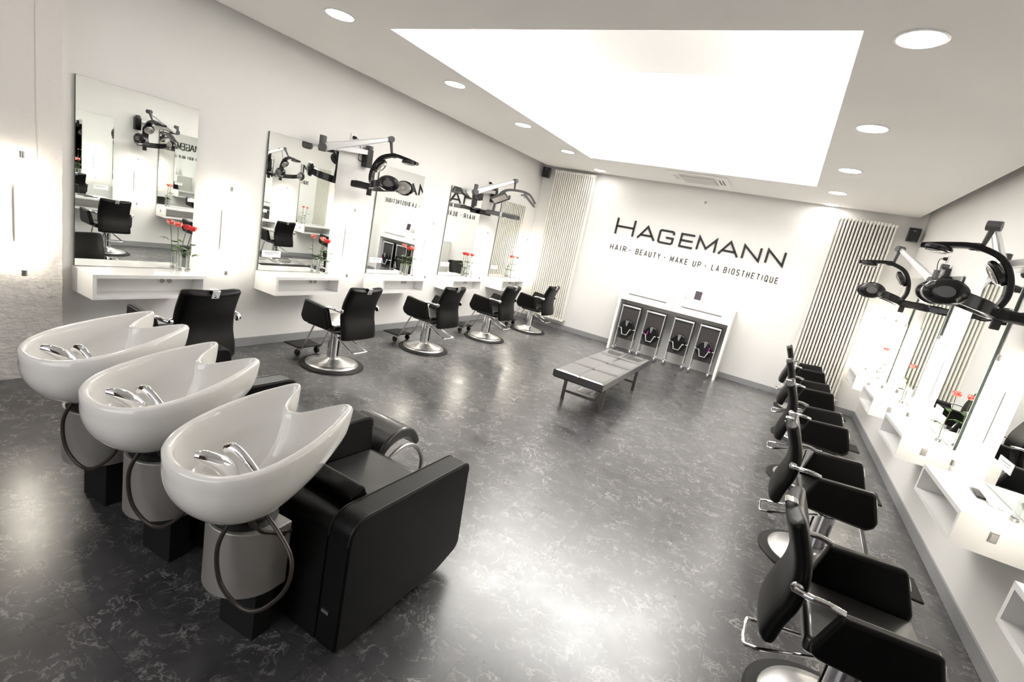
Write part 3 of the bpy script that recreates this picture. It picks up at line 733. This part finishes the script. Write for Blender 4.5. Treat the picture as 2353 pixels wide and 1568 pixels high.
# flat panel dryer
def panel_dryer(label, side, my, mz, j1, j2, rod, F):
    base = Vector(wall_rel(side, my, mz)); rel = lambda p: Vector(p)-base
    t = thing('hood_dryer', label, 'hair dryer', tuple(base), 0, 'hood dryers on swing arms')
    arms(t, Vector((0, 0, 0)), rel(j1), rel(j2), rel(rod), side)
    Rm = Matrix.Translation(rel(rod)) @ Matrix.Rotation(F-PI/2, 4, 'Z') @ Matrix.Scale(1.2, 4)
    def prt(name, bm, m, par=None, **k):
        bmesh.ops.transform(bm, matrix=Rm, verts=bm.verts[:]); return obj(name, bm, m, par or t, **k)
    bm = new_bm(); arc_band(bm, [(0, .33, -.13), (0, .22, -.02), (0, .05, 0), (0, -.12, -.03), (0, -.22, -.14), (0, -.24, -.28), (0, -.245, -.36)], .05, .03, (1, 0, 0)); prt('hood', bm, 'greyplastic', bevel=.005)
    bm = new_bm(); tube(bm, [(-.17, .14, -.06), (0, .16, -.04), (.17, .14, -.06)], .012, 8); prt('cross_bar', bm, 'greyplastic', smooth=True)
    for (c, rx, ry) in (((0, .24, -.10), -.7, 0), ((-.16, -.16, -.15), .5, .3), ((.16, -.16, -.15), .5, -.3)):
        bm = new_bm(); box(bm, -.09, .09, -.11, .11, -.014, .014, T(*c) @ Matrix.Rotation(rx, 4, 'X') @ Matrix.Rotation(ry, 4, 'Y')); p_ = prt('heater_panel', bm, 'greyplastic', bevel=.005)
        bm = new_bm(); box(bm, -.075, .075, -.095, .095, -.019, -.0145, T(*c) @ Matrix.Rotation(rx, 4, 'X') @ Matrix.Rotation(ry, 4, 'Y')); prt('heater_grille', bm, 'grille', p_)
    for s in (-1, 1):
        bm = new_bm(); box(bm, -.045, .045, -.30, .13, -.05, .0, T(s*.19, 0, -.34) @ Matrix.Rotation(s*.15, 4, 'Y')); p_ = prt('side_panel', bm, 'greyplastic', bevel=.008)
        bm = new_bm(); box(bm, -.046, .046, -.1, -.07, -.052, .002, T(s*.19, 0, -.34) @ Matrix.Rotation(s*.15, 4, 'Y')); prt('panel_clip', bm, 'alu', p_)
    bm = new_bm(); box(bm, -.16, .16, -.275, -.215, -.39, -.34); prt('rear_bar', bm, 'greyplastic', bevel=.008)
    bm = new_bm(); box(bm, -.05, .05, -.42, -.27, -.42, -.35); prt('control_box', bm, 'plastic', bevel=.01)
panel_dryer('dark grey flat panel dryer on a swing arm before the last left mirror', 1, 7.76, 2.36, (-4.72, 6.93, 2.30), (-4.38, 7.55, 2.595), (-4.38, 7.57, 2.45), FR-.1)

# wall sockets with dryer plugs
def plug_socket(label, side, y, z):
    t = thing('wall_socket', label, 'socket', wall_rel(side, y, z), 0, 'dryer sockets high on the walls')
    s = side
    bm = new_bm(); box(bm, min(0, s*.012), max(0, s*.012), -.042, .042, -.042, .042); obj('plate', bm, 'lacquer', t, bevel=.003)
    bm = new_bm(); tube(bm, [(s*.012, 0, 0), (s*.05, 0, 0)], [.022, .015], 12); pg = obj('plug', bm, 'rubber', t, smooth=True)
    bm = new_bm(); tube(bm, [(s*.05, 0, 0), (s*.075, .02, -.02), (s*.06, .07, -.1), (s*.012, .11, -.22), (s*.01, .17, -.24)], .004, 6, smooth_n=5); obj('cable', bm, 'rubber', pg, smooth=True)
plug_socket('white wall socket with a black plug behind the first left dryer arm', 1, 4.49, 2.49)
plug_socket('white wall socket with a black plug above the flat panel dryer', 1, 7.60, 2.50)
plug_socket('white wall socket with a black plug by the farther right dryer', -1, 7.55, 2.50)

# ================================================================== wash unit
AW, SP, AX = .12, .69, -1.15
t = thing('wash_bench', 'black leather three seat wash bench with square arms, wash basins behind it', 'bench', (0, 0, 0))
prof = round_poly([(1.275, .035), (1.275, .645), (2.09, .635), (2.135, .10), (1.96, .045)], [.02, .10, .07, .07, .05], 8)
sc_ = [(AX-SP*k-AW, AX-SP*k) for k in range(4)]
for (a, b_) in sc_:
    bm = new_bm(); prism(bm, prof, a, b_, 'x'); ar = obj('armrest', bm, 'leather', t, bevel=.012, seg=3)
    bm = new_bm()
    for xx in (a+.006, b_-.006):
        tube(bm, [(xx, y, z) for y, z in prof if z > .25]+[], .0035, 5)
    obj('seam', bm, 'piping', ar, smooth=True)
for k in range(3):
    xa = AX-SP*k-SP; xb = AX-SP*k-AW; a, b_ = xa+.002, xb-.002
    bm = new_bm(); prism(bm, round_poly([(1.28, .035), (1.28, .60), (1.43, .60), (1.43, .035)], [.0, .06, .06, 0], 6), a, b_, 'x'); obj('back_panel', bm, 'leather', t, bevel=.006)
    bm = new_bm(); prism(bm, round_poly([(1.44, .46), (1.385, .655), (1.455, .69), (1.56, .46)], [.02, .03, .02, .02], 4), a+.004, b_-.004, 'x'); cu = obj('back_cushion', bm, 'leather', t, bevel=.012, seg=3)
    bm = new_bm(); tube(bm, [(b_-.012, 1.445, .684), (b_-.010, 1.50, .60), (b_-.008, 1.55, .49)], .004, 6); obj('seam', bm, 'piping', cu, smooth=True)
    bm = new_bm(); prism(bm, round_poly([(1.435, .20), (1.435, .455), (2.08, .425), (2.14, .40), (2.12, .30), (2.0, .20)], [.01, .02, .05, .03, .04, .02], 5), a, b_, 'x'); obj('seat', bm, 'leather_seat', t, bevel=.012, seg=3)
# raised leg rest in front of the middle seat
xa, xb = AX-SP-SP+.05, AX-SP-AW+.02
arc = [(2.16, .33), (2.22, .405), (2.32, .44), (2.42, .42), (2.50, .34)]
pr2 = [Vector((0, y, z)) for y, z in arc]; ps = spline(pr2, 4)
for (xa, xb, nm) in ((-2.17, -1.80, 'leg_rest'),):
    bm = new_bm(); rings = []
    for i, p in enumerate(ps):
        d = (ps[min(i+1, len(ps)-1)]-ps[max(i-1, 0)]).normalized(); n = Vector((0, -d.z, d.y)); h = .03+.03*math.sin(PI*i/(len(ps)-1))
        rings.append([bm.verts.new(Vector((x, 0, 0))+p+n*v*h) for x, v in ((xa, -.3), (xb, -.3), (xb, 1), (xa, 1))])
    for a, b_ in zip(rings, rings[1:]):
        for k in range(4): bm.faces.new([a[k], a[(k+1) % 4], b_[(k+1) % 4], b_[k]])
    bm.faces.new(rings[0]); bm.faces.new(rings[-1][::-1])
    lr = obj(nm, bm, 'leather_seat', t, bevel=.015, seg=3)
    for xx in (xa+.06, xb+.03):
        bm = new_bm(); tube(bm, [(xx, 2.10, .26), (xx, 2.2, .35), (xx, 2.33, .395), (xx, 2.45, .35), (xx, 2.53, .24), (xx, 2.535, .14), (xx, 2.53, .012)], .014, 10, smooth_n=6); obj('leg_rest_tube', bm, 'steel', lr, smooth=True)
bm = new_bm(); box(bm, -1.10, -1.07, 1.2735, 1.276, .18, .19); bm.free()
bm = new_bm(); box(bm, -1.245, -1.205, 1.2705, 1.275, .20, .215); obj('maker_tag', bm, 'steel', t)

# basins: one wash basin = bowl, pedestal, collar, mixer, hand shower, hoses
def basin_outline(n=96):
    pts = [(0, 0), (.085, .012), (.16, .05), (.215, .115), (.245, .20), (.255, .30), (.25, .40), (.232, .50), (.205, .59), (.185, .645), (.165, .672), (.14, .668), (.112, .625), (.078, .555), (.042, .505), (0, .487)]
    full = pts+[(-x, y) for x, y in pts[-2:0:-1]]
    P = [Vector((x, y, 0)) for x, y in full]; N = len(P); out = []
    for i in range(N):
        a, b, c, d = P[i-1], P[i], P[(i+1) % N], P[(i+2) % N]
        for k in range(4):
            q = k/4; out.append(.5*((2*b)+(c-a)*q+(2*a-5*b+4*c-d)*q*q+(3*b-a-3*c+d)*q**3))
    return [Vector((p.x*.97, .052+p.y*.925, 0)) for p in out]
def make_basin(label, loc, rz):
    t = thing('wash_basin', label, 'wash basin', loc, rz, 'wash basins behind the bench')
    O = basin_outline(); n = len(O); C = Vector((0, .285, 0))
    def ef(p, a, b): return a+b*min(1, max(0, (p.y-.28)/.34))
    def zr(p): return .85+.2*p.y
    zb_o, zb_i = .645, .70
    bm = new_bm(); rings = []
    def ring(s_, f, zb, off=0, ca=None, e=None):
        r_ = []
        for p in O:
            s = s_ if ca is None else s_*max(.02, ca)**ef(p, *e)
            d = (p-C); L = d.length; q = C+d*max(0, (s*L+off)/L)
            r_.append(bm.verts.new((q.x, q.y, zb+(zr(p)-zb)*f)))
        rings.append(r_)
    # outside, bottom to rim
    for k in range(0, 11):
        a = (1-k/11)*PI/2*.8; f = 1-math.sin(a)
        ring(1.02-.02*f, f*.93, zb_o-.045, .012*math.sin(PI*f), math.cos(a), (.75, .75))
    for (off, f) in ((.006, .955), (.0, .985), (-.008, 1.0), (-.015, 1.003), (-.022, .993), (-.027, .97)):
        ring(1, 1-(1-f)*1.0, zb_o, off)
    for k in range(1, 15):
        a = k/14*PI/2; f = 1-math.sin(a)**.85
        ring(1, f*.95, zb_i, -.03*math.cos(a), math.cos(a), (.7, .6))
    for a, b_ in zip(rings, rings[1:]):
        for k in range(n): bm.faces.new([a[k], a[(k+1) % n], b_[(k+1) % n], b_[k]])
    bm.faces.new(rings[0][::-1]); bm.faces.new(rings[-1])
    bowl = obj('bowl', bm, 'ceramic', t, smooth=True, autosm=180)
    bm = new_bm(); lathe(bm, [(0, .0), (.03, 0), (.03, .006), (.02, .008), (.018, .003), (0, .003)], 20, T(0, .33, .699)); obj('drain', bm, 'chrome', bowl, smooth=True)
    # pedestal: D shaped shell with a flat front against the bench
    r = .16; yc = .36
    pl = [(r*math.cos(a), yc+r*math.sin(a)) for a in [PI+PI*k/20 for k in range(21)]]
    pl = [(x, y) for x, y in pl]+[(r, .415), (-r, .415)]
    bm = new_bm(); prism(bm, pl, .27, .555, 'z'); ped = obj('pedestal', bm, 'pedestal', t, smooth=True, bevel=.004)
    bm = new_bm(); lathe(bm, [(0, .552), (.115, .552), (.12, .56), (.10, .575), (.115, .59), (.10, .605), (.115, .62), (.10, .635), (.11, .66), (0, .66)], 32, T(0, .33, 0)); obj('collar', bm, 'rubber', t, smooth=True, autosm=60)
    # dark plinth under the pedestal
    bm = new_bm(); box(bm, -.10, .10, .33, .42, 0, .27); obj('plinth', bm, 'rubber', t)
    # mixer tap
    bm = new_bm(); lathe(bm, [(0, 0), (.034, 0), (.034, .012), (.027, .02), (.027, .06), (.03, .066), (.03, .085), (0, .09)], 24, T(.055, .20, .70)); ball(bm, (.058, .207, .79), .031, 16); mx_ = obj('mixer_tap', bm, 'chrome', t, smooth=True)
    bm = new_bm(); tube(bm, [(.058, .208, .79), (.05, .195, .825), (.034, .168, .858), (.010, .135, .880), (-.008, .112, .886)], [.029, .031, .029, .024, .013], 18, smooth_n=5); obj('tap_lever', bm, 'chrome', mx_, smooth=True)
    # hand shower
    bm = new_bm(); tube(bm, [(.15, .285, .745), (.10, .275, .80), (.04, .265, .845), (-.005, .26, .862), (-.03, .258, .85)], [.014, .016, .018, .021, .024], 14, smooth_n=5); obj('hand_shower', bm, 'chrome', t, smooth=True)
    # spray hose hanging in a loop behind the pedestal
    bm = new_bm(); tube(bm, [(.10, .20, .66), (.085, .155, .55), (.115, .15, .42), (.19, .17, .345), (.275, .19, .355), (.335, .24, .44), (.32, .27, .54), (.22, .29, .60), (.13, .29, .65)], .008, 10, smooth_n=8); obj('spray_hose', bm, 'hose', t, smooth=True)
    for dx in (0, .03):
        bm = new_bm(); tube(bm, [(.09+dx*.3, .25, .665), (.125+dx, .25, .61), (.15+dx*.5, .29, .57), (.175, .36+dx, .53), (.155, .38+dx, .51)], .0075, 8, smooth_n=6); hs = obj('supply_hose', bm, 'hose', t, smooth=True)
    return t
bs = [(-1.545, .80), (-2.205, .818), (-2.825, .822)]
b0 = make_basin('white ceramic wash basin nearest the camera, largest of the three', (bs[0][0], bs[0][1], 0), math.radians(4.5))
dup(b0, (bs[1][0], bs[1][1], 0), math.radians(4.5), 'white ceramic wash basin in the middle of the three')
dup(b0, (bs[2][0], bs[2][1], 0), math.radians(4.5), 'white ceramic wash basin beside the rough pier, farthest of the three')

# ================================================================== bench in the room
t = thing('waiting_bench', 'low black leather daybed with quilted seams on a flat steel frame', 'bench', (-1.675, 6.08, 0))
HW, HL = .30, 1.02
bm = new_bm(); nx, ny = 40, 120; top = []
for j in range(ny+1):
    row = []
    for i in range(nx+1):
        x = -HW+2*HW*i/nx; y = -HL+2*HL*j/ny
        qu = abs(math.sin(PI*(x+HW)/(HW)))**.5; qv = abs(math.sin(PI*(y+HL)/(HL/2)))**.5
        z = .428-.006*math.exp(-(x/.012)**2)-.007*sum(math.exp(-((y+HL-HL/2*q)/.03)**2) for q in (1, 2, 3))
        e_ = min(HW-abs(x), HL-abs(y)); z -= .014*max(0, 1-e_/.04)**2
        row.append(bm.verts.new((x, y, z)))
    top.append(row)
for j in range(ny):
    for i in range(nx): bm.faces.new([top[j][i], top[j][i+1], top[j+1][i+1], top[j+1][i]])
edge = [top[0][i] for i in range(nx+1)]+[top[j][nx] for j in range(1, ny+1)]+[top[ny][i] for i in range(nx-1, -1, -1)]+[top[j][0] for j in range(ny-1, 0, -1)]
lo = [bm.verts.new((v.co.x, v.co.y, .34)) for v in edge]
for i in range(len(edge)): bm.faces.new([edge[i], lo[i], lo[(i+1) % len(edge)], edge[(i+1) % len(edge)]])
bm.faces.new(lo[::-1])
sm = obj('mattress', bm, 'bench_leather', t, smooth=True, autosm=50)
for j in range(1, 4):
    y = -HL+HL/2*j
    bm = new_bm(); tube(bm, [(-HW+.03, y, .4215), (HW-.03, y, .4215)], .0022, 6); obj('seam', bm, 'seam', sm)
    bm = new_bm(); lathe(bm, [(0, .006), (.012, .004), (.014, 0)], 14, T(0, y, .4205)); obj('button', bm, 'piping', sm, smooth=True)
bm = new_bm(); box(bm, -HW+.01, HW-.01, -HL+.02, HL-.02, .325, .34); obj('seat_board', bm, 'rubber', t)
for sy in (-1, 1):
    for sx in (-1, 1):
        bm = new_bm(); x = sx*(HW-.06); y = sy*(HL-.32)
        box(bm, x-.02, x+.02, y-.008, y+.008, 0, .325); obj('leg', bm, 'frame_steel', t, bevel=.002)
    bm = new_bm(); y = sy*(HL-.32); box(bm, -HW+.08, HW-.08, y-.006, y+.006, .10, .13); obj('stretcher', bm, 'frame_steel', t)
# floor outlet under it
t = thing('floor_outlet', 'open square metal floor outlet box under the black daybed', 'socket', (-1.83, 6.0, 0))
bm = new_bm(); box(bm, -.10, .10, -.10, .10, 0, .006); obj('frame', bm, 'steel', t, bevel=.002)
bm = new_bm(); box(bm, -.075, .075, -.075, .075, .006, .010); obj('lid', bm, 'base', t, bevel=.002)

# ================================================================== console with trolleys
CF = 9.08
t = thing('console_cabinet', 'white console with two drawers under the lettering, open below', 'cabinet', (0, 0, 0))
cx0, cx1 = -2.605, -.612
bm = new_bm(); box(bm, cx0, cx1, CF, YF-.002, 1.185, 1.225); obj('top', bm, 'lacquer', t, bevel=.003)
for a, b_ in ((cx0, cx0+.045), (cx1-.045, cx1)):
    bm = new_bm(); box(bm, a, b_, CF, YF-.002, 0, 1.185); obj('side_panel', bm, 'lacquer', t, bevel=.003)
bm = new_bm(); box(bm, cx0+.045, cx1-.045, YF-.02, YF-.003, 0, 1.18); obj('back_panel', bm, 'lacq_in', t)
bm = new_bm(); box(bm, cx0+.045, cx1-.045, CF+.0225, YF-.02, .975, 1.184); obj('drawer_case', bm, 'lacq_in', t)
for a, b_ in ((cx0+.047, -1.6195), (-1.6165, cx1-.047)):
    bm = new_bm(); box(bm, a, b_, CF+.002, CF+.022, .982, 1.183); dr = obj('drawer', bm, 'lacquer', t, bevel=.002)
    m_ = (a+b_)/2
    bm = new_bm(); box(bm, m_-.345, m_+.345, CF-.012, CF-.004, 1.102, 1.116)
    for xx in (m_-.3, m_+.3): box(bm, xx-.005, xx+.005, CF-.006, CF+.005, 1.105, 1.113)
    obj('handle', bm, 'steel', dr)
# two white cards/board things standing on the top
t = thing('white_board', 'blank white upright board standing on the console', 'board', (-1.61, 9.36, 1.225))
bm = new_bm(); box(bm, -.103, .103, -.006, .006, 0, .30, Matrix.Rotation(-.10, 4, 'X')); obj('panel', bm, 'paper', t, bevel=.003)
bm = new_bm(); box(bm, -.05, .05, 0.0, .07, 0, .006); obj('foot', bm, 'paper', t)
t = thing('picture_frame', 'small white frame with a dark picture standing on the console', 'frame', (-1.29, 9.34, 1.225))
Rm = Matrix.Rotation(-.16, 4, 'X')
bm = new_bm(); box(bm, -.085, .085, -.01, .01, 0.002, .22, Rm); fr = obj('frame', bm, 'paper', t, bevel=.004)
bm = new_bm(); box(bm, -.058, .058, -.013, -.0095, .038, .19, Rm); obj('picture', bm, 'screen', t)
bm = new_bm(); box(bm, -.03, .03, -.05, .05, 0, .008); obj('foot', bm, 'steel', t)

def make_trolley(label, x):
    t = thing('salon_trolley', label, 'trolley', (x, 9.22, 0), 0, 'folded black trolleys under the console')
    W = .165
    for s in (-1, 1):
        bm = new_bm(); tube(bm, [(s*W, -.07, .10), (s*W, -.07, .86)], .009, 10); obj('upright', bm, 'alu', t, smooth=True)
        bm = new_bm(); tube(bm, [(s*W, .10, .10), (s*W, .02, .86)], .009, 10); obj('upright', bm, 'steel', t, smooth=True)
    bm = new_bm(); box(bm, -W-.012, W+.012, -.09, -.05, .855, .885); obj('handle_bar', bm, 'alu', t, bevel=.006)
    bm = new_bm(); box(bm, -W+.0, W+.02, -.045, .02, .845, .90); obj('top_cap', bm, 'plastic', t, bevel=.01)
    bm = new_bm(); box(bm, -W+.008, W-.008, -.066, -.056, .25, .85); obj('front_panel', bm, 'canvas', t, bevel=.003)
    bm = new_bm(); box(bm, -W+.0, W+.015, -.05, .075, .28, .84); obj('tray_stack', bm, 'plastic', t, bevel=.006)
    # round holder with towel-like black bundle and metal cup
    bm = new_bm()
    pts = round_poly([(0, .63), (.09, .60), (.135, .52), (.13, .42), (.05, .33), (-.05, .33), (-.13, .42), (-.135, .52), (-.09, .60)], .04, 4)
    prism(bm, pts, -.13, -.067, 'y'); hd = obj('tool_holder', bm, 'plastic', t, bevel=.02, seg=3)
    bm = new_bm(); lathe(bm, [(0, .0), (.034, .0), (.028, -.05), (.012, -.1), (0, -.11)], 20, T(0, -.135, .61)); obj('metal_cup', bm, 'chrome', hd, smooth=True)
    bm = new_bm(); tube(bm, [(-W, -.082, .46), (-.085, -.14, .46), (-.05, -.14, .345), (.04, -.14, .345), (.08, -.14, .46), (W, -.082, .46)], .009, 8); obj('bracket_bar', bm, 'alu', t, smooth=True)
    for s in (-1, 1):
        for yy in (-.07, .10):
            bm = new_bm(); lathe(bm, [(0, -.012), (.040, -.014), (.046, -.007), (.046, .007), (.040, .014), (0, .012)], 20, T(s*W, yy, .046) @ Matrix.Rotation(PI/2, 4, 'Y')); wh = obj('wheel', bm, 'steel', t, smooth=True)
            bm = new_bm(); tube(bm, [(s*W, yy, .035), (s*W, yy, .11)], .012, 8); obj('fork', bm, 'chrome', wh, smooth=True)
            bm = new_bm(); lathe(bm, [(0, -.0165), (.033, -.0165), (.033, .0165), (0, .0165)], 16, T(s*W, yy, .046) @ Matrix.Rotation(PI/2, 4, 'Y')); obj('hub', bm, 'alu', wh, smooth=True)
    return t
xs = [-2.335, -1.87, -1.365, -.91]
tl = ['folded black trolley under the console, leftmost', 'folded black trolley under the console, second from left, small pink clip on it', 'folded black trolley under the console, third from left', 'folded black trolley under the console, rightmost, beside the right side panel']
tr0 = make_trolley(tl[0], xs[0])
for x, l in zip(xs[1:], tl[1:]): dup(tr0, (x, 9.22, 0), 0, l)
for k, dx in ((1, -.06), (3, .07)):
    bm = new_bm(); tube(bm, [(xs[k]+dx, 9.072, .45), (xs[k]+dx+.01, 9.072, .53)], .008, 8)
    tag(obj('hair_clip', bm, 'magenta', None, smooth=True), 'pink hair clip on the %s trolley under the console' % ('second' if k == 1 else 'rightmost'), 'hair clip')

# ================================================================== roses and vases
def make_vase(label, grp, loc):
    t = thing('bud_vase', label, 'vase', loc, 0, grp)
    bm = new_bm(); lathe(bm, [(0, 0), (.019, 0), (.019, .15), (.017, .15), (.0165, .03), (0, .026)], 24); obj('glass_cylinder', bm, 'water', t, smooth=True)
    bm = new_bm(); lathe(bm, [(.0195, .0), (.0215, .001), (.0215, .018), (.0195, .019)], 24); obj('base_ring', bm, 'steel', t, smooth=True)
    return t
def make_rose(label, grp, loc, rz, h=.40, kind='petal_pink', lean=(.02, .01), leaves=3):
    t = thing('rose', label, 'flower', loc, rz, grp)
    lx, ly = lean
    path = [Vector((0, 0, .03)), Vector((lx*.3+.004, ly*.3, h*.35)), Vector((lx*.6-.004, ly*.7, h*.7)), Vector((lx, ly, h))]
    P = spline(path, 5)
    bm = new_bm(); tube(bm, P, .0028, 7); obj('stem', bm, 'stem', t, smooth=True)
    # bloom: nested rings of cupped petals
    bm = new_bm(); c = P[-1]
    ball(bm, c+Vector((0, 0, .018)), .02, 10, (1, 1, 1.2))
    for ri, (rr, npet, tilt, sz) in enumerate(((.012, 3, .15, .030), (.021, 5, .22, .036), (.029, 6, .42, .037))):
        for k in range(npet):
            a = 2*PI*k/npet+ri*.5; vs = []
            for v_ in range(4):
                for u_ in range(5):
                    U = (u_/4-.5)*2; V = v_/3; wd = sz*math.sin(PI*(.18+.72*V))
                    rad = rr*(.35+.8*math.sin(PI*(.12+.62*V)))+sz*tilt*V*V*.25-.003*(U*U); z = sz*1.25*V*(1-.25*tilt*V)
                    ang = a+U*wd/max(.012, rad)*.8
                    vs.append(bm.verts.new((c.x+rad*math.cos(ang), c.y+rad*math.sin(ang), c.z-.004+z)))
            for v_ in range(3):
                for u_ in range(4):
                    i = v_*5+u_; bm.faces.new([vs[i], vs[i+1], vs[i+6], vs[i+5]])
    o = obj('bloom', bm, kind, t, smooth=True, autosm=180)
    s = o.modifiers.new('solid', 'SOLIDIFY'); s.thickness = .0012
    bm = new_bm()
    lathe(bm, [(0, -.008), (.007, -.004), (.009, .002), (.004, .006)], 10, T(*c)); obj('calyx', bm, 'leaf', t, smooth=True)
    for k in range(leaves):
        a = 2.3*k+.4; q = P[5+k*2] if len(P) > 10 else P[len(P)//2]; bm = new_bm()
        d = Vector((math.cos(a), math.sin(a), .25)).normalized(); sd = Vector((-math.sin(a), math.cos(a), 0))
        tube(bm, [q, q+d*.03], .0012, 5)
        for (off, L_, w_) in ((d*.03, .065, .023), (d*.022+sd*.006, .05, .017), (d*.022-sd*.006, .05, .017)):
            b_ = q+off; dirv = (d+sd*(0 if w_ > .014 else (1 if (off-d*.022).dot(sd) > 0 else -1))*.9).normalized(); s2 = dirv.cross(Vector((0, 0, 1))).normalized()
            rows = []
            for i in range(5):
                f = i/4; ww = w_*math.sin(PI*min(1, f*.92+.06)); cc = b_+dirv*L_*f+Vector((0, 0, .008*math.sin(PI*f)-.01*f*f))
                rows.append([bm.verts.new(cc-s2*ww+Vector((0, 0, .003))), bm.verts.new(cc), bm.verts.new(cc+s2*ww+Vector((0, 0, .003)))])
            for r1, r2 in zip(rows, rows[1:]):
                for i in range(2): bm.faces.new([r1[i], r1[i+1], r2[i+1], r2[i]])
        lf = obj('leaf', bm, 'leaf', t, smooth=True, autosm=180)
        s = lf.modifiers.new('solid', 'SOLIDIFY'); s.thickness = .0008
    return t
SHZ = .8525
rA = make_rose('pink and white rose, left one in the two vases at the first left mirror', 'roses on the left shelves', (XL+.10, LY[0]+.74, SHZ), .3, .40, 'petal_pink', (.0, -.03))
rB = make_rose('red rose, right one in the two vases at the first left mirror', 'roses on the left shelves', (XL+.13, LY[0]+.79, SHZ), 1.2, .37, 'petal_red', (.03, .045))
vA = make_vase('slim clear glass vase at the first left mirror, left of the pair', 'slim glass vases', (XL+.10, LY[0]+.74, SHZ))
dup(vA, (XL+.13, LY[0]+.80, SHZ), 0, 'slim clear glass vase at the first left mirror, right of the pair')
rB.location = (XL+.13, LY[0]+.80, SHZ)
NM = ['', 'second', 'third', 'fourth', 'fifth']
for k in range(1, 5):
    y = LY[k]+.72
    dup(vA, (XL+.10, y, SHZ), 0, 'slim clear glass vase at the %s left mirror, left of the pair' % NM[k])
    dup(vA, (XL+.13, y+.10, SHZ), 0, 'slim clear glass vase at the %s left mirror, right of the pair' % NM[k])
    dup(rA if k != 3 else rB, (XL+.10, y, SHZ), .3+k, 'rose at the %s left mirror, left one of the pair' % NM[k])
    dup(rB if k != 4 else rA, (XL+.13, y+.10, SHZ), 1.2+k*.7, 'rose at the %s left mirror, right one of the pair' % NM[k])
ry = [3.62, 5.22, 6.76, 8.36]
rn = ['beside the scissors on the right', 'on the third right shelf from the far corner', 'on the second right shelf from the far corner', 'on the right shelf in the far corner']
for k in range(4):
    dup(vA, (XR-.085, ry[k], SHZ), 0, 'slim clear glass vase '+rn[k])
    if k: dup(rA, (XR-.085, ry[k], SHZ), 2.4+k*.5, 'pink and white rose '+rn[k])
    else:
        pass

# small notices stuck on mirrors
def notice(label, side, y, z, w_=.22):
    x = XL+.0238 if side > 0 else XR-.0285
    t = thing('notice_card', label, 'notice', (x, y, z), -.03 if side > 0 else 0, 'small notices on the mirrors')
    s = side
    bm = new_bm(); box(bm, min(0, s*.002), max(0, s*.002), 0, w_, 0, .07); obj('card', bm, 'paper', t)
    bm = new_bm(); box(bm, min(s*.0021, s*.0026), max(s*.0021, s*.0026), .03, w_-.03, .045, .053); box(bm, min(s*.0021, s*.0026), max(s*.0021, s*.0026), .03, w_-.09, .03, .035); obj('print', bm, 'print', t)
for k in range(1, 5): notice('small white printed notice low on the %s left mirror' % NM[k], 1, LY[k]+.03, 1.005)
for k in (1, 2, 3): notice('small white printed notice on the right wall, mirror %s' % ['', 'above the scissors', 'third from the far corner', 'second from the far corner'][k], -1, RY[k]+.55, 1.005)

# comb case and scissors on the right shelf
t = thing('comb_case', 'black folded comb case lying beside the scissors on the right shelf', 'comb case', (1.36, 3.95, SHZ), -.06)
bm = new_bm(); box(bm, -.022, .022, -.10, .10, 0, .008); obj('case', bm, 'plastic', t, bevel=.003)
bm = new_bm(); box(bm, -.02, .02, -.10, .06, .008, .011); obj('flap', bm, 'leather', t)
t = thing('scissors', 'pair of steel hairdressing scissors lying on the right shelf', 'scissors', (1.375, 3.80, SHZ+.001), .2)
for s in (-1, 1):
    bm = new_bm(); prism(bm, [(0, 0), (s*.004, -.01), (s*.012, .08), (s*.006, .085)], .0, .003, 'z')
    tube(bm, [(s*-.001, 0, .002), (s*-.014, -.05, .002)], .0025, 6)
    pts = [(s*-.02+.012*math.cos(a*PI/6), -.062+.014*math.sin(a*PI/6), .003) for a in range(13)]
    tube(bm, pts, .0022, 6, cap=False); obj('blade', bm, 'chrome', t, smooth=True)
bm = new_bm(); lathe(bm, [(0, .006), (.004, .005), (.004, 0)], 10); obj('pivot_screw', bm, 'steel', t)
